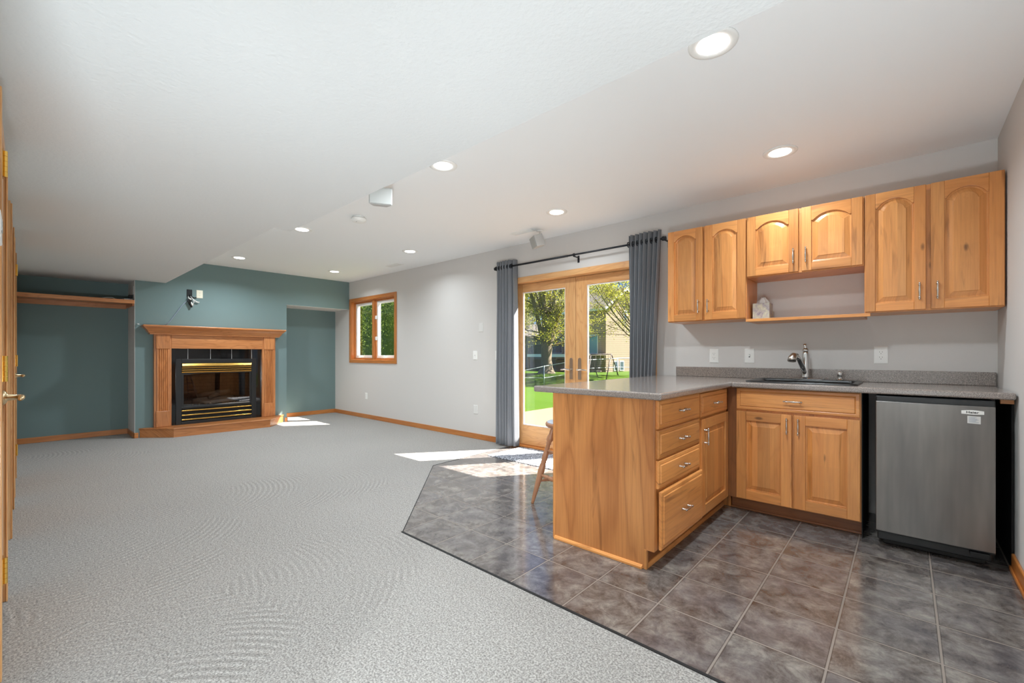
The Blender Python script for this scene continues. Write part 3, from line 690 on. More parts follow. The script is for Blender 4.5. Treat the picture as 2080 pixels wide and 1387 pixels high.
def curtain(name, x0t, x1t, x0b, x1b, nf, zt, zb, amp, label, seed):
    rn = random.Random(seed); ph = [rn.uniform(-.5, .5) for _ in range(40)]; am = [rn.uniform(.75, 1.15) for _ in range(nf * 2 + 2)]
    m = MB(); nu, nz = nf * 14, 26; grid = []
    for j in range(nz + 1):
        f = j / nz; z = zt + (zb - zt) * f; row = []
        for i in range(nu + 1):
            s_ = i / nu; k = s_ * nf
            xx = (x0t + (x1t - x0t) * s_) * (1 - f) + (x0b + (x1b - x0b) * s_) * f
            wob = math.sin(2 * math.pi * k + .5 * math.sin(3.1 * f + ph[int(k) % 40]) * f)
            a = amp * am[int(k * 2)] * (.85 + .25 * f)
            if name == 'curtain' and x0t < -3 and i > nu - 7:
                e = (i - (nu - 7)) / 7; yb_ = yr + a * wob; row.append((x1t + (x1b - x1t) * f + .012 * e * (.3 + f), yb_ + (YW - .025 - yb_) * e, z)); continue
            row.append((xx + .010 * math.sin(4 * math.pi * k + 1) * (.4 + f), yr + a * wob + .006 * math.sin(9 * s_ + 4 * f), z))
        grid.append(row)
    m.loops(grid, False, False, smooth=True, close=False)
    t = thing(name, ((x0t + x1t) / 2, yr, zb), label, 'curtain')
    m.build('curtain_panel', M['curtain'], t, solid=.003)
    for k in range(nf * 2):
        xg_ = x0t + (x1t - x0t) * (k / (nf * 2))
        g = MB(); g.lathe((xg_, yr, 2.16), [(.018, -.003), (.027, -.003), (.027, .003), (.018, .003), (.018, -.003)], 14, 'x', caps=(False, False)); g.build('grommet', M['rod'], t)
    return t
curtain('curtain', -3.735, -3.455, -3.735, -3.435, 6, 2.235, .02, .036, 'grey pleated curtain hanging left of the patio door, lit by sun', 3)
curtain('curtain', -1.975, -1.655, -1.965, -1.755, 7, 2.245, .02, .036, 'grey pleated curtain right of the patio door, behind the peninsula counter', 5)

# ---------------------------------------------------------------- ceiling things
def downlight(x, y, label, z=HC, grp=None, k=1.0):
    t = thing('recessed_light', (x, y, z), label, 'ceiling light', grp)
    m = MB(); m.lathe((x, y, z), [(.098, 0), (.097, -.004), (.088, -.007), (.066, -.005), (.062, -.001)], 36, caps=(True, False)); m.build('trim_ring', M['white'], t)
    m = MB(); m.lathe((x, y, z), [(.0635, -.0015), (.060, -.006), (.03, -.009), (.001, -.010)], 32); m.build('lens', M['lens'], t)
    l = bpy.data.lights.new('lamp', 'AREA'); l.shape = 'DISK'; l.size = .12; l.energy = LAMP_W * k; l.spread = R(150); l.color = LAMP_COL
    o = bpy.data.objects.new('lamp', l); COL.objects.link(o); o.parent = t; o.location = (0, 0, -.014)
    return t
DLN = ['nearest the camera', 'second from the camera', 'third from the camera', 'closest to the teal wall']
for k, x in enumerate((-.605, -2.395, -4.72, -6.74)):
    downlight(x, 1.945, 'recessed ceiling light in the row beside the dropped ceiling edge, ' + DLN[k])
for k, x in enumerate((-.605, -2.395, -4.70, -6.74)):
    downlight(x, 3.28, 'recessed ceiling light in the row nearer the window wall, ' + DLN[k], k=.42)
for (x, y) in ((-.3, -1.2), (-.3, -2.4)):  # two fill lights added in the unseen ceiling behind the camera
    downlight(x, y, 'added recessed fill light in the low ceiling behind the camera', HL_, 'added fill lights in the low ceiling behind the camera', 1.6)

# added fill lamp, unseen beside the camera position, brightens ceilings and room
t = thing('fill_lamp', (.15, -.17, 0), 'added black fill lamp on a short stand, unseen behind the camera', 'lamp')
m = MB(); m.tube([(.15, -.17, .02), (.15, -.17, .41)], .012, 10); m.build('pole', M['black'], t)
m = MB(); m.lathe((.15, -.17, 0), [(.14, 0), (.14, .012), (.03, .022), (.012, .03)], 24); m.build('base', M['black'], t)
m = MB(); m.lathe((.15, -.17, .45), [(.03, .05), (.075, .01), (.09, -.05), (.084, -.05), (.07, .008), (.001, .03)], 24, 'x', caps=(True, False)); m.build('reflector', M['black'], t)
for W_, cone, dr in ((FILL_W, 108, (-1, .32, .20)), (FILL2_W, 84, (-.05, 1, 1.0))):
    l = bpy.data.lights.new('fill_spot', 'SPOT'); l.energy = W_; l.spot_size = R(cone); l.spot_blend = 1.0; l.shadow_soft_size = .15; l.color = LAMP_COL
    o = bpy.data.objects.new('fill_spot', l); COL.objects.link(o); o.parent = t; o.location = (-.07, .02, .45)
    o.rotation_euler = Vector(dr).to_track_quat('-Z', 'Y').to_euler()

def vent(x0, x1, y0, y1, label):
    t = thing('ceiling_vent', ((x0 + x1) / 2, (y0 + y1) / 2, HC), label, 'vent')
    m = MB(); e = .012
    m.box(x0, x1, y0, y0 + e, HC - .008, HC); m.box(x0, x1, y1 - e, y1, HC - .008, HC); m.box(x0, x0 + e, y0 + e, y1 - e, HC - .008, HC); m.box(x1 - e, x1, y0 + e, y1 - e, HC - .008, HC)
    m.build('vent_frame', M['white'], t, .002)
    m = MB(); n = 4
    for k in range(n):
        yy = y0 + e + (y1 - y0 - 2 * e) * (k + .5) / n
        m.prism([(yy - .004, HC - .002), (yy + .002, HC - .010), (yy + .004, HC - .010), (yy - .002, HC - .002)], lambda u, v, d: (d, u, v), x0 + e, x1 - e)
    m.build('slats', M['white'], t)
    m = MB(); m.box(x0 + e, x1 - e, y0 + e, y1 - e, HC - .0015, HC - .0005); m.build('vent_opening', M['slot'], t)
vent(-5.76, -5.44, 3.585, 3.69, 'small white ceiling register near window wall, farther one')
vent(-3.20, -2.92, 3.52, 3.62, 'small white ceiling register near the curtain, nearer one')
t = thing('smoke_detector', (-3.885, 2.13, HC), 'round white smoke detector on the ceiling beside the dropped edge', 'smoke detector')
m = MB(); m.lathe((-3.885, 2.13, HC), [(.052, 0), (.052, -.012)], 28); m.build('mount', M['white'], t)
m = MB(); m.lathe((-3.885, 2.13, HC - .012), [(.045, 0), (.066, -.006), (.068, -.022), (.060, -.036), (.042, -.042), (.001, -.043)], 32); m.build('detector_body', M['white'], t)
m = MB(); m.lathe((-3.875, 2.10, HC - .054), [(.006, 0), (.006, -.003)], 12); m.build('test_button', M['grey_plastic'], t)

def speaker(c, rz, rx, ceil_y, label):
    """small trapezoid satellite speaker on a ball mount"""
    t = thing('ceiling_speaker', (c[0], c[1], HC), label, 'speaker')
    mx = Matrix.Rotation(rz, 3, 'Z') @ Matrix.Rotation(rx, 3, 'X')
    C_ = Vector(c); tr = lambda p: tuple(C_ + mx @ Vector(p))
    f, b, h = .082, .05, .06
    pts = [(-f, -.05, -h), (f, -.05, -h), (f, -.05, h), (-f, -.05, h)]; bk = [(-b, .055, -h), (b, .055, -h), (b, .055, h), (-b, .055, h)]
    m = MB(); m.loops([[tr(p) for p in pts], [tr(p) for p in bk]], True, True); m.build('cabinet', M['grey_plastic'], t, .006)
    m = MB(); m.loops([[tr((x * .94, -.052, z * .94)) for x, y, z in pts], [tr((x * .92, -.058, z * .9)) for x, y, z in pts]], False, True); m.build('grille', M['grille'], t, .003)
    top = tr((0, .03, h)); m = MB()
    m.tube([top, (C_.x, ceil_y, HC - .05), (C_.x, ceil_y, HC - .012)], [.008, .009, .011], 10); m.ball((C_.x, ceil_y, HC - .05), .014); m.build('swivel_arm', M['white'], t)
    m = MB(); m.lathe((C_.x, ceil_y, HC), [(.036, 0), (.036, -.008), (.02, -.014), (.001, -.014)], 20); m.build('mount_plate', M['white'], t)
speaker((-2.83, 1.72, 2.25), R(60), R(10), 1.64, 'small grey satellite speaker hanging at the dropped ceiling edge')
speaker((-2.89, 3.62, 2.305), R(-35), R(18), 3.66, 'small white satellite speaker hanging above the left curtain')

# ---------------------------------------------------------------- kitchen: cabinet fronts
def handle(parent, fn, u, v, d, vertical, L=.10):
    """spindle pull on two posts; (u,v) its middle, d the surface it stands on"""
    m = MB(); h = L / 2
    def P(a, dd): return fn(u, v + a, d + dd) if vertical else fn(u + a, v, d + dd)
    n = 12; pts = []; rad = []
    for k in range(n + 1):
        a = -h * .86 + 2 * h * .86 * k / n; q = abs(a) / (h * .86)
        pts.append(P(a, .026)); rad.append(.0026 + .0034 * (1 - q) ** .8 if q < .82 else .0048)
    m.tube(pts, rad, 10)
    for s_ in (-1, 1):
        m.tube([P(s_ * h * .78, 0), P(s_ * h * .78, .004), P(s_ * h * .78, .012), P(s_ * h * .78, .026)], [.007, .0065, .004, .0045], 10)
        m.ball(P(s_ * h * .98, .026), .0052)
        m.ball(P(s_ * h * .78, .026), .0062)
    return m.build('handle', M['nickel'], parent)

def arch_pts(u0, u1, v0, vs, rise, n=14):
    """outline ccw: rectangle u0..u1, v0..vs whose top is an arch rising by rise in the middle"""
    pts = [(u0, v0), (u1, v0), (u1, vs)]
    if rise <= 0: return pts + [(u0, vs)]
    sh_ = (u1 - u0) * .05; a, b = u0 + sh_, u1 - sh_; hw = (b - a) / 2; cx = (a + b) / 2
    rad = (hw * hw + rise * rise) / (2 * rise); cz = vs + rise - rad; an = math.asin(min(1, hw / rad))
    pts.append((b, vs))
    for k in range(1, n): th = an - 2 * an * k / n; pts.append((cx + rad * math.sin(th), cz + rad * math.cos(th)))
    pts += [(a, vs), (u0, vs)]
    return pts

def panel_door(parent, fn, u0, u1, v0, v1, rise=0.0, sw=.055, T=.020, hu=None, hv=None, name='door'):
    m = MB(); iu0, iu1, iv0 = u0 + sw, u1 - sw, v0 + sw
    ivs = v1 - sw - rise + (.004 if rise else 0)
    m.prism([(u0, v0), (iu0, v0), (iu0, v1), (u0, v1)], fn, 0, T, 'z')
    m.prism([(iu1, v0), (u1, v0), (u1, v1), (iu1, v1)], fn, 0, T, 'z')
    gh = 'x' if abs(fn(1, 0, 0)[0] - fn(0, 0, 0)[0]) > .5 else 'y'
    m.prism([(iu0, v0), (iu1, v0), (iu1, iv0), (iu0, iv0)], fn, 0, T, gh)
    ol = arch_pts(iu0, iu1, iv0, ivs, rise)
    top = ol[2:]                      # right shoulder .. left shoulder
    tn = RND.random()
    m.prism([(u, v) for u, v in top[::-1]] + [(iu1, v1), (iu0, v1)], fn, 0, T, gh)     # top rail follows the arch
    d = m.build(name, M['hick'], parent, .0025)
    cu, cv = (iu0 + iu1) / 2, (iv0 + ivs) / 2
    def inset(k):
        return arch_pts(iu0 + k, iu1 - k, iv0 + k, ivs - k * (.6 if rise else 1), max(rise - k * .25, 0) if rise else 0)
    m = MB(); loops = []
    for k, dd in ((-.004, .008), (.006, .008), (.009, .0065), (.034, .0145), (.037, .0170)):
        loops.append([fn(u, v, dd) for u, v in inset(k)])
    m.loops(loops, False, True, 'z'); m.build('raised_panel', M['hickp'], d)
    if hu is not None: handle(d, fn, hu, hv, T, True)
    return d

def drawer_front(parent, fn, u0, u1, v0, v1, T=.020, gh='x', h=True):
    m = MB()
    q = lambda k: [(u0 + k, v0 + k), (u1 - k, v0 + k), (u1 - k, v1 - k), (u0 + k, v1 - k)]
    loops = [[fn(u, v, dd) for u, v in q(k)] for k, dd in ((0, 0), (0, .012), (.004, .0145), (.018, .0155), (.0215, .0135), (.026, .0195))]
    m.loops(loops, True, True, gh); d = m.build('drawer', M['hick'], parent, .0008)
    if h: handle(d, fn, (u0 + u1) / 2, (v0 + v1) / 2, .0195, False)
    return d

# ---------------------------------------------------------------- wall cabinets
FU = 3.64; fnU = face_negY(FU)
def wall_cab(x0, x1, z0, z1, doors, label, rise):
    t = thing('wall_cabinet', ((x0 + x1) / 2, FU, z0), label, 'cabinet')
    m = MB(); m.box(x0, x1, FU + .018, YW, z0, z1, 'z', ); m.build('carcass', M['hick'], t, .001)
    m = MB(); e = .035
    m.box(x0, x0 + e, FU + .001, FU + .018, z0, z1, 'z'); m.box(x1 - e, x1, FU + .001, FU + .018, z0, z1, 'z'); m.box(x0 + e, x1 - e, FU + .001, FU + .018, z0, z0 + e, 'x'); m.box(x0 + e, x1 - e, FU + .001, FU + .018, z1 - e, z1, 'x')
    xm_ = (doors[0][1] + doors[1][0]) / 2; m.box(xm_ - .03, xm_ + .03, FU + .001, FU + .018, z0 + e, z1 - e, 'z')
    m.build('face_frame', M['hick'], t, .001)
    for i, (a, b) in enumerate(doors):
        hu = b - .028 if i == 0 else a + .028
        panel_door(t, fnU, a, b, z0 + .006, z1 - .002, rise, .052 if b - a < .29 else .058, hu=hu, hv=z0 + .115)
    return t
wall_cab(-1.492, -.890, 1.378, 2.135, ((-1.488, -1.207), (-1.190, -.893)), 'tall two-door hickory wall cabinet beside the curtain, left of three', .042)
wall_cab(-.888, -.198, 1.685, 2.135, ((-.884, -.557), (-.539, -.204)), 'short two-door hickory wall cabinet above the open shelf, middle of three', .045)
wall_cab(-.196, .414, 1.376, 2.135, ((-.192, .093), (.115, .410)), 'tall two-door hickory wall cabinet against the right wall', .050)
s = MB(); s.prism([(-.892, FU - .018), (-.165, FU - .018), (-.165, FU - .004), (-.198, FU - .001), (-.198, YW), (-.888, YW), (-.888, FU - .004), (-.892, FU - .004)], lambda u, v, d: (u, v, d), 1.3535, 1.3745, 'x')
tag(s.build('wall_shelf', M['hick'], bevel=.002), 'thin hickory open shelf between the tall kitchen wall cabinets, holding tissues', 'shelf')
t = thing('tissue_box', (-.80, 3.80, 1.3745), 'marbled grey-green cube tissue box on the open kitchen shelf', 'tissue box')
m = MB(); m.box(-.874, -.760, 3.745, 3.86, 1.3745, 1.500); m.build('carton', M['tissue'], t, .002)
m = MB(); cx, cy = -.815, 3.80
l = [[(cx + r_ * math.cos(a) * (1 + .25 * math.sin(3 * a)), cy + r_ * .6 * math.sin(a), z + .006 * math.sin(5 * a)) for a in [2 * math.pi * k / 18 for k in range(18)]] for r_, z in ((.042, 1.499), (.036, 1.515), (.022, 1.530), (.012, 1.548))]
m.loops(l, False, True, smooth=True); m.build('tissue', M['plate_grey'], t)

# ---------------------------------------------------------------- base cabinets
CT, CB = .916, .880
FB = 3.335; fnB = face_negY(FB + .02)
t = thing('base_cabinet', (-.54, FB, 0), 'hickory sink base cabinet with one wide drawer over two doors', 'cabinet')
m = MB(); m.box(-.885, -.195, FB + .038, YW - .012, .10, .70, 'z'); m.box(-.885, -.195, FB + .02, FB + .038, .10, CB - .001, 'z'); m.build('carcass', M['hick'], t, .001)
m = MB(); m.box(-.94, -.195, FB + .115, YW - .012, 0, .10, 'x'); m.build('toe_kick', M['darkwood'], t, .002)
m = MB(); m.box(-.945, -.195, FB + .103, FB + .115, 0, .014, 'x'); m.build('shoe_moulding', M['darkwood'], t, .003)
drawer_front(t, fnB, -.881, -.201, .728, .874)
panel_door(t, fnB, -.881, -.549, .108, .714, 0, .062, hu=-.575, hv=.640)
panel_door(t, fnB, -.537, -.200, .108, .714, 0, .062, hu=-.512, hv=.640)
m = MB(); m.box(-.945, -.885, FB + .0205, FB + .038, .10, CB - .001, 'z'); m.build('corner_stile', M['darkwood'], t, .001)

XP = -.950; fnP = face_posX(XP)
t = thing('base_cabinet', (-1.25, 2.45, 0), 'hickory drawer cabinet at the peninsula end with four stacked drawers', 'cabinet')
m = MB(); m.box(-1.555, XP - .018, 2.156, 2.762, .10, CB - .001, 'z'); m.box(XP - .018, XP, 2.150, 2.762, .10, CB - .001, 'z'); m.build('carcass', M['hick'], t, .001)
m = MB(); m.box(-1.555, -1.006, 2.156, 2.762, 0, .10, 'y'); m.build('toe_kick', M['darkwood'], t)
m = MB(); m.prism([(-1.006, 0), (-.990, 0), (-.992, .010), (-1.0, .018), (-1.006, .018)], lambda u, v, d: (u, d, v), 2.158, 2.762, 'y'); m.build('shoe_moulding', M['hick'], t)
m = MB(); m.prism([(-1.572, 0), (-1.003, 0), (-1.003, .100), (-.949, .100), (-.949, CB - .001), (-1.572, CB - .001)], lambda u, v, d: (u, d, v), 2.138, 2.156, 'z'); m.build('end_panel', M['hickv'], t, .0015)
m = MB(); m.box(-1.588, -1.572, 2.136, 2.16, 0, CB - .001, 'z'); m.build('corner_strip', M['hick'], t, .003)
m = MB(); m.box(-1.004, -.990, 2.136, 2.156, 0, .102, 'z'); m.build('toe_post', M['hick'], t, .001)
m = MB(); m.prism([(2.138, 0), (2.138, .020), (2.130, .018), (2.124, .010), (2.124, 0)], lambda u, v, d: (d, u, v), -1.572, -1.012, 'x'); m.build('shoe_moulding', M['hick'], t)
for (z0, z1) in ((.727, .872), (.573, .717), (.420, .562)): drawer_front(t, fnP, 2.160, 2.762, z0, z1, gh='y')
fnP2 = face_posX(XP + .012)
drawer_front(t, fnP2, 2.168, 2.775, .106, .403, gh='y')
t = thing('base_cabinet', (-1.25, 3.0, 0), 'hickory peninsula cabinet in the inside corner with one drawer over one door', 'cabinet')
m = MB(); m.box(-1.555, XP - .018, 2.764, 3.33, .10, CB - .001, 'z'); m.box(XP - .018, XP, 2.764, 3.35, .10, CB - .001, 'z'); m.build('carcass', M['hick'], t, .001)
m = MB(); m.box(-1.555, -1.006, 2.764, 3.44, 0, .10, 'y'); m.build('toe_kick', M['darkwood'], t)
m = MB(); m.prism([(-1.006, 0), (-.990, 0), (-.992, .010), (-1.0, .018), (-1.006, .018)], lambda u, v, d: (u, d, v), 2.764, 3.438, 'y'); m.build('shoe_moulding', M['hick'], t)
drawer_front(t, fnP, 2.785, 3.315, .720, .866, gh='y')
panel_door(t, fnP, 2.785, 3.325, .106, .706, 0, .062, hu=2.822, hv=.60)
t = thing('base_cabinet', (-1.25, 3.6, 0), 'blind corner cabinet box under the counter against the kitchen wall', 'cabinet')
m = MB(); m.box(-1.555, -.947, 3.445, YW - .012, 0, CB - .001, 'z'); m.build('carcass', M['hick'], t, .001)

# ---------------------------------------------------------------- counter with sink hole
SX0, SX1, SY0, SY1 = -.80, -.25, 3.44, 3.76
t = thing('countertop', (-1.0, 3.2, CB), 'L-shaped speckled grey-brown laminate countertop with backsplash', 'countertop')
xs = [-1.705, -.895, SX0, SX1, .413]; ys = [2.092, 3.292, SY0, SY1, YW]
bm = bmesh.new(); V_ = {}
def gv(x, y):
    if (x, y) not in V_: V_[(x, y)] = bm.verts.new((x + 1.0, y - 3.2, CT - CB))
    return V_[(x, y)]
for i in range(4):
    for j in range(4):
        if j == 0 and i > 0: continue
        if xs[i] == SX0 and ys[j] == SY0: continue
        bm.faces.new([gv(xs[i], ys[j]), gv(xs[i + 1], ys[j]), gv(xs[i + 1], ys[j + 1]), gv(xs[i], ys[j + 1])])
ex = bmesh.ops.extrude_face_region(bm, geom=list(bm.faces))
bmesh.ops.translate(bm, verts=[v for v in ex['geom'] if isinstance(v, bmesh.types.BMVert)], vec=(0, 0, -(CT - CB)))
bmesh.ops.recalc_face_normals(bm, faces=bm.faces)
me = bpy.data.meshes.new('worktop'); bm.to_mesh(me); bm.free(); me.materials.append(M['lam'])
o = bpy.data.objects.new('worktop', me); COL.objects.link(o); o.parent = t
md = o.modifiers.new('Bevel', 'BEVEL'); md.width = .010; md.segments = 4; md.limit_method = 'ANGLE'; md.angle_limit = R(50)
m = MB(); m.box(-1.545, .413, YW - .019, YW, CT, 1.000, 'x'); m.build('backsplash', M['lam'], t, .003)
m = MB(); m.box(.365, .413, 3.36, 3.395, .855, CB, 'x'); m.build('support_block', M['hick'], t, .001)

t = thing('sink', (-.53, 3.62, CT), 'black drop-in sink set in the speckled counter under the short cabinet', 'sink')
def rrect(x0, x1, y0, y1, r, z, n=6):
    out = []
    for (cx, cy, a0) in ((x1 - r, y0 + r, -90), (x1 - r, y1 - r, 0), (x0 + r, y1 - r, 90), (x0 + r, y0 + r, 180)):
        for k in range(n + 1):
            a = R(a0 + 90 * k / n); out.append((cx + r * math.cos(a), cy + r * math.sin(a), z))
    return out
RX0, RX1, RY0, RY1 = -.845, -.215, 3.395, 3.875
m = MB(); m.loops([rrect(RX0, RX1, RY0, RY1, .04, CT), rrect(RX0, RX1, RY0, RY1, .04, CT + .007), rrect(RX0 + .012, RX1 - .012, RY0 + .012, RY1 - .012, .035, CT + .011), rrect(RX0 + .03, RX1 - .03, RY0 + .03, RY1 - .125, .03, CT + .009),
           rrect(SX0 + .012, SX1 - .012, SY0 + .005, SY1 - .005, .03, CT - .004), rrect(SX0 + .025, SX1 - .025, SY0 + .02, SY1 - .02, .03, CT - .17)], False, True, smooth=True)
m.build('basin', M['sink'], t)
m = MB(); m.lathe((-.53, 3.6, CT - .169), [(.045, 0), (.045, .003), (.034, .003), (.03, .001), (.001, .001)], 20); m.build('drain', M['chrome'], t)

t = thing('faucet', (-.545, 3.83, CT + .01), 'chrome single-handle pull-out faucet standing on the black sink', 'faucet')
fx_, fy_ = -.545, 3.835; zf = CT + .010
m = MB(); m.loops([rrect(fx_ - .12, fx_ + .12, fy_ - .027, fy_ + .027, .026, zf), rrect(fx_ - .12, fx_ + .12, fy_ - .027, fy_ + .027, .026, zf + .006), rrect(fx_ - .114, fx_ + .114, fy_ - .021, fy_ + .021, .02, zf + .010)], True, True); m.build('base_plate', M['chrome'], t)
m = MB(); m.tube([(fx_, fy_, zf + .009), (fx_, fy_, zf + .02), (fx_, fy_, zf + .06), (fx_, fy_ + .002, zf + .13), (fx_, fy_ + .004, zf + .19), (fx_, fy_ + .004, zf + .215)], [.029, .025, .024, .023, .020, .012], 20); m.build('body', M['chrome'], t)
m = MB(); m.tube([(fx_, fy_ - .012, zf + .04), (fx_ - .012, fy_ - .035, zf + .09), (fx_ - .03, fy_ - .075, zf + .15), (fx_ - .042, fy_ - .12, zf + .172)], [.012, .0165, .0155, .015], 18); m.build('spout', M['chrome'], t)
m = MB(); m.tube([(fx_ - .038, fy_ - .11, zf + .176), (fx_ - .05, fy_ - .145, zf + .172), (fx_ - .057, fy_ - .168, zf + .152), (fx_ - .058, fy_ - .174, zf + .135)], [.016, .024, .027, .027], 20); m.build('spray_head', M['nickel'], t)
m = MB(); m.ball((fx_, fy_ + .004, zf + .212), .020, 16); m.tube([(fx_, fy_, zf + .215), (fx_ - .004, fy_ + .01, zf + .245), (fx_ - .006, fy_ + .012, zf + .258)], [.012, .009, .012], 12); m.build('handle', M['chrome'], t)
t = thing('soap_dispenser', (-.342, 3.80, CT + .01), 'small chrome soap dispenser cap on the sink right of faucet', 'soap dispenser')
cx, cy = -.342, 3.83
m = MB(); m.lathe((cx, cy, zf), [(.022, 0), (.022, .004), (.016, .006), (.014, .03), (.0155, .032)], 20); m.build('collar', M['chrome'], t)
m = MB(); m.lathe((cx, cy, zf + .032), [(.0155, 0), (.0165, .004), (.016, .024), (.013, .029), (.001, .030)], 20); m.build('cap', M['chrome'], t)

# ---------------------------------------------------------------- fridge
t = thing('mini_fridge', (.11, 3.5, 0), 'stainless compact refrigerator with black sides under the right end of counter', 'refrigerator')
fx0, fx1, fyf = -.126, .342, 3.285
m = MB(); m.box(fx0 + .004, fx1 - .004, fyf + .065, 3.88, .03, .845); m.build('body', M['black'], t, .006)
m = MB(); m.box(fx0 - .002, fx1 + .002, fyf + .045, 3.88, .846, .868); m.build('lid', M['black'], t, .005)
m = MB()
pr = []
for k in range(13):
    u = fx0 + (fx1 - fx0) * k / 12; pr.append((u, fyf - .010 * math.sin(math.pi * k / 12)))
pr += [(fx1, fyf + .05), (fx0, fyf + .05)]
m.prism(pr, lambda u, v, d: (u, v, d), .098, .842, 'z'); m.build('door_panel', M['steel'], t, .003)
m = MB(); m.box(fx0 - .001, fx1 + .001, fyf + .012, fyf + .062, .085, .872); m.build('door_edge', M['black'], t, .006)
m = MB(); m.box(fx0 + .03, fx1 - .03, fyf + .07, 3.85, .012, .03); m.box(fx1 - .09, fx1 - .02, fyf + .0, fyf + .07, .062, .084)
m.build('kick_plate', M['blackm'], t, .002)
for fx_2 in (fx0 + .05, fx1 - .05):
    for fy_2 in (fyf + .11, 3.82):
        m = MB(); m.lathe((fx_2, fy_2, 0), [(.02, 0), (.02, .012), (.01, .014), (.01, .03)], 14); m.build('foot', M['blackm'], t)
yb = fyf - .010
def door_y(u): return fyf - .010 * math.sin(math.pi * (u - fx0) / (fx1 - fx0))
by = door_y(.26) - .0015
m = MB(); n = 16; top = [(.219 + .082 * k / n, .8165 + .004 * math.sin(math.pi * k / n)) for k in range(n + 1)]
bot = [(.219 + .082 * k / n, .800 - .002 * math.sin(math.pi * k / n)) for k in range(n + 1)]
m.prism(bot + top[::-1], lambda u, v, d: (u, by - d + (door_y(u) - door_y(.26)), v), 0, .003); bd = m.build('badge', M['white'], t)
cu_ = bpy.data.curves.new('badge_text', 'FONT'); cu_.body = 'Haier'; cu_.size = .0165; cu_.align_x = 'CENTER'; cu_.align_y = 'CENTER'; cu_.extrude = .0003; cu_.offset = .0004; cu_.space_character = 1.08
to = bpy.data.objects.new('badge_text_src', cu_); COL.objects.link(to); bpy.context.view_layer.update()
tm = bpy.data.meshes.new_from_object(to.evaluated_get(bpy.context.evaluated_depsgraph_get())); bpy.data.objects.remove(to, do_unlink=True)
lo = bpy.data.objects.new('lettering', tm); COL.objects.link(lo); tm.materials.clear(); tm.materials.append(M['black']); lo.parent = bd
lo.location = Vector((.259, by - .0036, .8085)) - Vector(t.location); lo.rotation_euler = (R(90), 0, R(1.5)); lo.scale = (1.15, .95, 1)
m = MB(); y2 = by - .0004
m.prism([(.241, .752), (.289, .750), (.289, .789), (.241, .790)], lambda u, v, d: (u, y2 - d + (door_y(u) - door_y(.26)), v), -.001, .0012); st_ = m.build('spec_sticker', M['plate_grey'], t)
m = MB()
for k in range(7):
    z = .783 - k * .0042; m.box(.246, .246 + RND.uniform(.02, .036), y2 - .002, y2 + .0, z, z + .0012)
m.build('print_lines', M['cable_grey'], st_)

# black boards standing in for the deep shadow on both sides of the fridge
m = MB(); m.box(-.1945, -.190, FB + .03, YW, 0, CB - .002, 'z'); tag(m.build('shade_board', M['blackm']), 'black board for the shade on the sink cabinet facing the fridge gap', 'panel')
m = MB(); m.box(.409, .4195, 3.41, YW - .001, 0, CB - .002, 'z'); tag(m.build('shade_board', M['blackm']), 'black board for the shade on the right wall beside the fridge', 'panel')

# ---------------------------------------------------------------- stool
sc_ = (-1.83, 2.64)
t = thing('bar_stool', (sc_[0], sc_[1], 0), 'turned wooden bar stool with round seat tucked beside the peninsula', 'stool')
M['seat'] = plain('seat_cushion', srgb(176, 184, 196), .4)
m = MB(); m.lathe((*sc_, .575), [(.10, 0), (.145, .004), (.158, .014), (.16, .030), (.154, .040)], 36); m.build('seat', M['stoolwood'], t)
m = MB(); m.lathe((*sc_, .613), [(.150, 0), (.148, .006), (.12, .009), (.001, .010)], 36); m.build('seat_pad', M['seat'], t)
legs = []
prl = [(0, .016), (.04, .017), (.10, .018), (.13, .026), (.17, .028), (.20, .018), (.215, .022), (.23, .016), (.34, .021), (.42, .025), (.44, .019), (.455, .023), (.47, .019), (.50, .024), (.58, .027), (.64, .025), (.8, .020), (.97, .013), (1.0, .012)]
for a in (207, 297, 27, 117):
    a = R(a); tp = Vector((sc_[0] + .105 * math.cos(a), sc_[1] + .105 * math.sin(a), .578)); ft = Vector((sc_[0] + .262 * math.cos(a), sc_[1] + .262 * math.sin(a), 0))
    legs.append((tp, ft)); m = MB(); m.tube([tp.lerp(ft, q) for q, r_ in prl], [r_ * .9 for q, r_ in prl], 14); m.build('leg', M['stoolwood'], t)
def rung(p, q, r_=.011):
    m = MB(); P0, P1 = Vector(p), Vector(q); pf = [(0, .6), (.12, .8), (.25, 1.2), (.34, 1.5), (.38, .8), (.42, 1.3), (.5, 1.55), (.58, 1.3), (.62, .8), (.66, 1.5), (.75, 1.2), (.88, .8), (1, .6)]
    m.tube([P0.lerp(P1, k) for k, x in pf], [x * r_ for k, x in pf], 12); m.build('stretcher', M['stoolwood'], t)
at = lambda i, z: legs[i][0].lerp(legs[i][1], 1 - z / .578)
for i, z in ((0, .22), (1, .17), (2, .22), (3, .17)): rung(at(i, z), at((i + 1) % 4, z))
for i, z in ((0, .40), (1, .375), (2, .40), (3, .375)):
    m = MB(); m.tube([at(i, z), at((i + 1) % 4, z)], .009, 10); m.build('stretcher', M['stoolwood'], t)

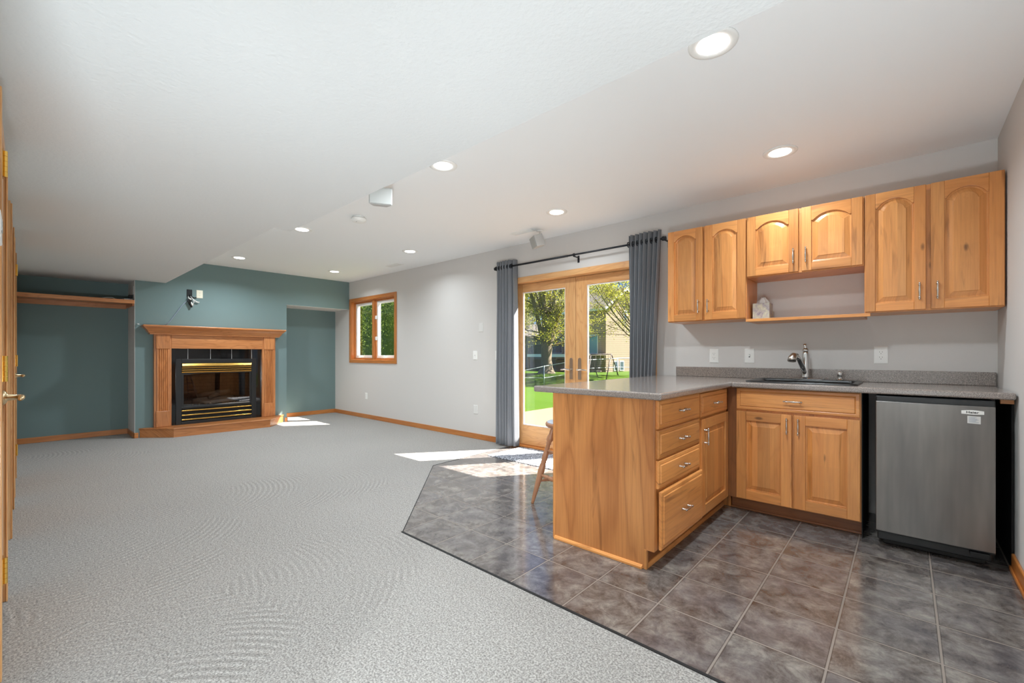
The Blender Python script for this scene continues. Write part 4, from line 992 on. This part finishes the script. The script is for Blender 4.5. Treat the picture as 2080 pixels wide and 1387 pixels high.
# ---------------------------------------------------------------- rug
rn = random.Random(4); m = MB(); nx, ny = 60, 36; rx0, rx1, ry0, ry1 = -3.39, -2.35, 3.385, YW + .0; g = []
rows = []
for j in range(ny + 1):
    rows.append([(rx0 + (rx1 - rx0) * i / nx + (rn.uniform(-.012, .012) if i in (0, nx) else 0), ry0 + (ry1 - .02 - ry0) * j / ny + (rn.uniform(-.010, .010) if j in (0, ny) else 0), .012 + rn.uniform(0, .006) if 0 < i < nx and 0 < j < ny else .001) for i in range(nx + 1)])
m.loops(rows, False, False, smooth=True, close=False)
tg = thing('door_mat', ((rx0 + rx1) / 2, (ry0 + ry1) / 2, 0), 'speckled black and white woven mat inside the patio door', 'rug')
m.build('mat_pile', M['rug'], tg)
m = MB()
for k in range(90):
    x = rx0 + (rx1 - rx0) * k / 89; m.tube([(x, ry0 + .01, .006), (x + rn.uniform(-.01, .01), ry0 - rn.uniform(.004, .016), .004)], .004, 5)
for k in range(50):
    y = ry0 + (ry1 - ry0 - .02) * k / 49; m.tube([(rx0 + .01, y, .006), (rx0 - rn.uniform(.006, .018), y + rn.uniform(-.01, .01), .004)], .004, 5)
tag(m.build('fringe', M['rug'], tg), kind='stuff')

# ================================================================ outside
def at(px, D, z=0.0):
    """point at a measured bearing and distance from the camera"""
    r = (px - 1040) / 888.0; a = R(41.96); c, s_ = math.cos(a), math.sin(a)
    return Vector((D * (r * c - s_), D * (r * s_ + c), z))
def lerp_tab(x, tab):
    if x <= tab[0][0]: return tab[0][1]
    for (a, za), (b, zb) in zip(tab, tab[1:]):
        if x <= b:
            f = (x - a) / (b - a); f = f * f * (3 - 2 * f); return za + (zb - za) * f
    return tab[-1][1]
def ground(x, y):
    d = y + .25 * max(0, -10 - x) * 0
    return lerp_tab(d, [(5, -.14), (9, -.18), (16, -.62), (24, -1.12), (28.5, -.45), (36, -.62), (60, -.3)])
m = MB(); rows = []
gx = [-90 + 2.0 * i for i in range(56)] ; gy = [YW + WT] + [5 + 1.0 * j for j in range(40)] + [46 + 4 * j for j in range(12)]
for y in gy: rows.append([(x, y, ground(x, y)) for x in gx])
m.loops(rows, False, False, smooth=True, close=False); struct(m.build('lawn', M['grass'], origin=(0, 0, 0)))
m = MB(); m.box(-5.72, -.2, YW + WT, 9.6, -.14, -.05); struct(m.build('patio_slab', M['concrete'], origin=(0, 0, 0)))

def leaves(m, c, rad, n, sz, rn, shell=.35):
    for _ in range(n):
        while True:
            p = Vector((rn.uniform(-1, 1), rn.uniform(-1, 1), rn.uniform(-1, 1)))
            if shell < p.length < 1: break
        q = Vector((c[0] + p.x * rad[0], c[1] + p.y * rad[1], c[2] + p.z * rad[2])); leafq(m, q, sz, rn)
def leafq(m, q, sz, rn):
    a = Vector((rn.uniform(-1, 1), rn.uniform(-1, 1), rn.uniform(-1, 1))).normalized(); b = a.cross(Vector((rn.uniform(-1, 1), rn.uniform(-1, 1), rn.uniform(-1, 1)))).normalized()
    s_ = sz * rn.uniform(.6, 1.3); b0 = len(m.v)
    m.v += [tuple(q - a * s_), tuple(q + b * s_ * .6), tuple(q + a * s_), tuple(q - b * s_ * .6)]
    m.f.append([b0, b0 + 1, b0 + 2, b0 + 3]); m.uv += [(0, 0)] * 4; m.tone += [rn.random()] * 4; m.sm.append(False)

def tree(base, h, fork, r0, nst, spread, nleaf, lsz, leafmat, label, seed, group=None, tilt=(0, 0), lowleaf=.25):
    rn = random.Random(seed); t = thing('tree', base, label, 'tree', group)
    b = Vector(base); m = MB(); tips = []
    m.tube([b + Vector((0, 0, -.2)), b + Vector((.02, 0, .12)), b + Vector((.03, 0, .5)), b + Vector((.0, 0, fork * .6)), b + Vector((0, 0, fork)), b + Vector((0, 0, fork * 1.35))], [r0 * 2.1, r0 * 1.6, r0 * 1.12, r0, r0 * 1.15, r0 * .6], 14)
    m.build('trunk', M['bark'], t); m = MB()
    def grow(p, d, L, r, lvl):
        n = 6; pts = [p]; rad = [r]; dd = d.copy()
        for k in range(n):
            dd = (dd + Vector((rn.uniform(-.16, .16), rn.uniform(-.16, .16), rn.uniform(-.05, .10)))).normalized(); pts.append(pts[-1] + dd * L / n); rad.append(r * (1 - .8 * (k + 1) / n) + .004)
        m.tube(pts, rad, 7 if lvl == 0 else 5, caps=False)
        if lvl < 2:
            for k in range(6 if lvl == 0 else 4):
                q = rn.uniform(.25, 1) * n; i = min(n - 1, int(q)); pp = pts[i].lerp(pts[i + 1], q - i)
                side = Vector((rn.uniform(-1, 1), rn.uniform(-1, 1), rn.uniform(-.25, .5))).normalized()
                grow(pp, (dd * .45 + side * .9).normalized(), L * rn.uniform(.28, .5), max(.012, rad[i] * .42), lvl + 1)
        if lvl >= 1: tips.extend(pts[2:])
    for k in range(nst):
        a = 2 * math.pi * k / nst + rn.uniform(-.3, .3); sp = spread * rn.uniform(.4, 1.2)
        d = Vector((math.cos(a) * sp + tilt[0], math.sin(a) * sp + tilt[1], 1)).normalized()
        grow(b + Vector((math.cos(a) * r0 * .4, math.sin(a) * r0 * .4, fork * rn.uniform(.9, 1.3))), d, h * rn.uniform(.7, 1.05), r0 * rn.uniform(.32, .55), 0)
    for k in range(int(nst * 1.4)):      # low arching limbs
        a = rn.uniform(0, 2 * math.pi); d = Vector((math.cos(a), math.sin(a), rn.uniform(-.05, .5))).normalized()
        grow(b + Vector((0, 0, fork * rn.uniform(1.0, 2.4))), d, h * rn.uniform(.35, .6), r0 * .16, 1)
    m.build('branches', M['bark'], t); m = MB()
    for _ in range(nleaf):
        p = rn.choice(tips); leafq(m, p + Vector((rn.gauss(0, lowleaf), rn.gauss(0, lowleaf), rn.gauss(0, lowleaf * .7))), lsz, rn)
    m.build('foliage', leafmat, t); return t
tb = at(1110, 36); tree((tb.x, tb.y, ground(tb.x, tb.y)), 9.5, 2.1, .42, 12, .34, 26000, .055, M['leaf'], 'big many-stemmed tree with new yellow-green leaves beyond the chain-link fence', 11, tilt=(.05, .03))
tb = at(1300, 33); tree((tb.x, tb.y, ground(tb.x, tb.y)), 8.5, 2.6, .14, 9, .7, 17000, .055, M['leaf'], 'leafy tree spreading in front of the tan gabled house, right of the big tree', 12, tilt=(-.5, -.15))
for k, (px, D, h) in enumerate(((1048, 60, 7), (1085, 66, 9), (1150, 70, 9), (1215, 68, 10))):
    tb = at(px, D); tree((tb.x, tb.y, -.4), h, 2.5, .25, 6, .5, 3800, .16, M['bush'], ['distant pale tree at the left edge of the door glass', 'distant pale tree behind the tan house, left of the big trunk', 'distant pale tree rising behind the big tree', 'distant pale tree rising behind the house roof'][k], 30 + k, lowleaf=.5)

# evergreen hedge seen through the window
proto = None
for k in range(6):
    p = (-16.6 + 1.25 * k, 7.6 + .12 * (k % 2), -.16)
    if proto is None:
        rn = random.Random(21); proto = thing('evergreen_shrub', p, '', 'shrub', 'evergreen hedge outside the window')
        m = MB(); m.tube([(p[0], p[1], p[2]), (p[0], p[1], p[2] + 3.4)], [.09, .02], 8); m.build('stem', M['bark'], proto)
        m = MB(); m.lathe(p, [(.30, .05), (.42, .5), (.40, 1.6), (.30, 2.7), (.05, 3.7)], 12)
        m.build('inner_foliage', M['ever'], proto)
        m = MB()
        for _ in range(20000):
            z = rn.uniform(.02, 4.0); rr = (.78 - .10 * z) * rn.uniform(.55, 1.12); a = rn.uniform(0, 2 * math.pi); leafq(m, Vector((p[0] + rr * math.cos(a), p[1] + rr * math.sin(a), p[2] + z)), .024, rn)
        m.build('foliage', M['ever'], proto); o = proto
    else:
        o = copy_tree(proto); o.location = p
    o['label'] = 'tall dark green evergreen shrub in the hedge outside the wood framed window'; o['group'] = 'evergreen hedge outside the window'

# chain-link fence
fp_ = [at(1030, 29), at(1063, 29.5), at(1105, 30), at(1150, 31), at(1195, 32), at(1254, 33.5), at(1320, 35)]
ztop = [1.11 - (y - 719.4) / 888 * D for y, D in ((770, 29), (753, 29.5), (744, 30), (736, 31), (731, 32), (728, 33.5), (726, 35))]
t = thing('chain_link_fence', (fp_[3].x, fp_[3].y, -1.1), 'galvanised chain-link fence crossing the lawn in front of the big tree', 'fence')
zb = [ground(p.x, p.y) - .02 for p in fp_]
m = MB(); m.tube([Vector((p.x, p.y, z)) for p, z in zip(fp_, ztop)], .028, 8); m.build('top_rail', M['galv'], t)
m = MB(); m.tube([Vector((p.x, p.y, z + .62)) for p, z in zip(fp_, zb)], .018, 8); m.build('mid_rail', M['galv'], t)
for p, z0, z1 in zip(fp_, zb, ztop):
    m = MB(); m.tube([(p.x, p.y, z0 - .2), (p.x, p.y, z1 + .05)], .035, 8); m.build('post', M['galv'], t)
m = MB()
for i in range(len(fp_) - 1):
    L = (fp_[i + 1] - fp_[i]).length; n = int(L / .11)
    def fpt(s_, h_):
        f = max(0, min(1, s_ / L)); p = fp_[i].lerp(fp_[i + 1], f); a = zb[i] + (zb[i + 1] - zb[i]) * f; b = ztop[i] + (ztop[i + 1] - ztop[i]) * f
        return Vector((p.x, p.y, a + (b - a) * h_))
    hh = 1.3
    for k in range(-12, n + 12):
        for sg in (1, -1):
            s0 = k * .11; s1 = s0 + sg * hh
            lo, hi = 0.0, 1.0
            if s0 < 0: lo = (0 - s0) / (s1 - s0) if s1 > s0 else 2
            if s0 > L: lo = (L - s0) / (s1 - s0) if s1 < s0 else 2
            if s1 > L: hi = (L - s0) / (s1 - s0)
            if s1 < 0: hi = (0 - s0) / (s1 - s0)
            if lo < hi and 0 <= lo <= 1: m.tube([fpt(s0 + (s1 - s0) * lo, lo), fpt(s0 + (s1 - s0) * hi, hi)], .0032, 3, caps=False)
m.build('wire_mesh', M['wire'], t)

# swing set
def sw(px, D, y): return at(px, D, 1.11 - (y - 719.4) / 888 * D)
c0 = at(1222, 31); t = thing('swing_set', (c0.x, c0.y, ground(c0.x, c0.y)), 'small dark metal A-frame swing set on the lawn beyond the fence', 'swing set')
A0, A1 = sw(1200, 30.6, 720), sw(1242, 31.4, 719)
for (a, l) in ((A0, (sw(1193, 29.6, 769), sw(1214, 31.6, 766))), (A1, (sw(1231, 30.2, 769), sw(1256, 32.4, 766)))):
    for q in l:
        g = Vector((q.x, q.y, ground(q.x, q.y) - .02)); m = MB(); m.tube([a, g], .035, 8); m.build('leg', M['darkmetal'], t)
m = MB(); m.tube([A0, A1], .035, 8); m.build('top_bar', M['darkmetal'], t)
for f in (.35, .75):
    p = A0.lerp(A1, f); m = MB()
    e = (A1 - A0).normalized() * .19
    m.tube([p - e, p - e + Vector((0, 0, -1.18))], .012, 5); m.tube([p + e, p + e + Vector((0, 0, -1.18))], .012, 5); m.build('chain', M['darkmetal'], t)
    m = MB(); q = p + Vector((0, 0, -1.2)); m.box(q.x - .24, q.x + .24, q.y - .1, q.y + .1, q.z, q.z + .04); m.build('swing_seat', M['siding2'], t)

# neighbouring house
H0 = Vector((-21.4, 37.3, 0)); EA = Vector((-.97, .243, 0)); EB = Vector((.243, .97, 0))
def hx_(m):
    m.v = [tuple(H0 + EA * v[0] + EB * v[1] + Vector((0, 0, v[2]))) for v in m.v]; return m
def hb(*b, **k): m = MB(); m.box(*b, **k); return hx_(m)
t = thing('house', (H0.x, H0.y, -1.0), 'two-storey neighbour house with sunlit tan siding gable, dark side wall and rear deck', 'house')
m = MB(); m.box(0, 10, 0, 5.2, -1.2, 5.72)
m.prism([(0, 5.72), (5.2, 5.72), (2.6, 7.5)], lambda u, v, d: (d, u, v), 0, 10); hx_(m).build('wall', M['siding'], t)
for (s0, s1) in (((-.45, 5.45), (2.6, 7.62)), ((5.65, 5.45), (2.6, 7.62))):
    m = MB(); m.prism([s0, s1, (s1[0], s1[1] + .12), (s0[0], s0[1] + .12)], lambda u, v, d: (d, u, v), -.35, 10.3); rf = hx_(m).build('roof', M['roof'], t)
    m = MB(); m.prism([(s0[0], s0[1] - .14), (s1[0], s1[1] - .14), (s1[0], s1[1] + .12), (s0[0], s0[1] + .12)], lambda u, v, d: (d, u, v), -.39, -.352); hx_(m).build('rake_board', M['white'], rf)
hb(-.3, 10.2, -.47, -.44, 5.35, 5.58).build('eave_board', M['white'], t)
M['wglass'] = plain('window_glass_far', srgb(70, 90, 100), .1); M['teald'] = plain('door_glass_far', srgb(120, 170, 168), .2)
def hwin(a0, a1, z0, z1, side, gm='wglass'):
    if side == 'g': fb = (-.05, .0, a0, a1, z0, z1); gb = (-.06, -.05, a0 + .07, a1 - .07, z0 + .07, z1 - .07)
    else: fb = (a0, a1, -.05, .0, z0, z1); gb = (a0 + .07, a1 - .07, -.06, -.05, z0 + .07, z1 - .07)
    f = hb(*fb).build('window', M['white'], t); hb(*gb).build('pane', M[gm], f)
hwin(2.45, 2.95, 4.1, 5.45, 'g'); hwin(1.1, 1.7, -.5, .45, 'g'); hwin(1.9, 2.5, -.5, .45, 'g')
hwin(1.05, 2.5, 1.15, 3.05, 's', 'teald'); hwin(6.4, 8.2, 1.2, 3.0, 's'); hwin(4.6, 5.6, 3.9, 5.0, 's'); hwin(5.5, 7.4, -.9, .7, 's')
dk = hb(-.05, 9.5, -2.4, -.06, 1.0, 1.13).build('deck', M['siding2'], t); hb(-.05, 9.5, -2.46, -2.4, .82, 1.13).build('deck_beam', M['white'], dk)
hb(-.05, 9.5, -2.42, -2.36, 2.0, 2.06).build('railing', M['darkmetal'], dk)
m = MB()
for k in range(60): m.box(.0 + .16 * k, .025 + .16 * k, -2.4, -2.375, 1.13, 2.0)
hx_(m).build('balusters', M['darkmetal'], dk)['kind'] = 'stuff'
for a in (.05, 3.2, 6.4, 9.3): hb(a, a + .14, -2.38, -2.24, -1.0, .85).build('deck_post', M['bark'], dk)
hb(.3, 9.2, -1.9, -1.85, -.95, .55).build('lattice_skirt', M['bark'], dk)
H0 = H0 + EA * 11.2 + EB * .8
t = thing('house', (H0.x, H0.y, -1.0), 'plain taupe sided house at the far left of the door view, behind bushes', 'house')
m = MB(); m.box(0, 14, 0, 7, -1.2, 3.4); hx_(m).build('wall', M['siding2'], t)
for (s0, s1) in (((-.45, 3.2), (3.5, 5.0)), ((7.45, 3.2), (3.5, 5.0))):
    m = MB(); m.prism([s0, s1, (s1[0], s1[1] + .12), (s0[0], s0[1] + .12)], lambda u, v, d: (d, u, v), -.35, 14.4); hx_(m).build('roof', M['roof'], t)
hwin(1.5, 2.6, .8, 2.2, 's')
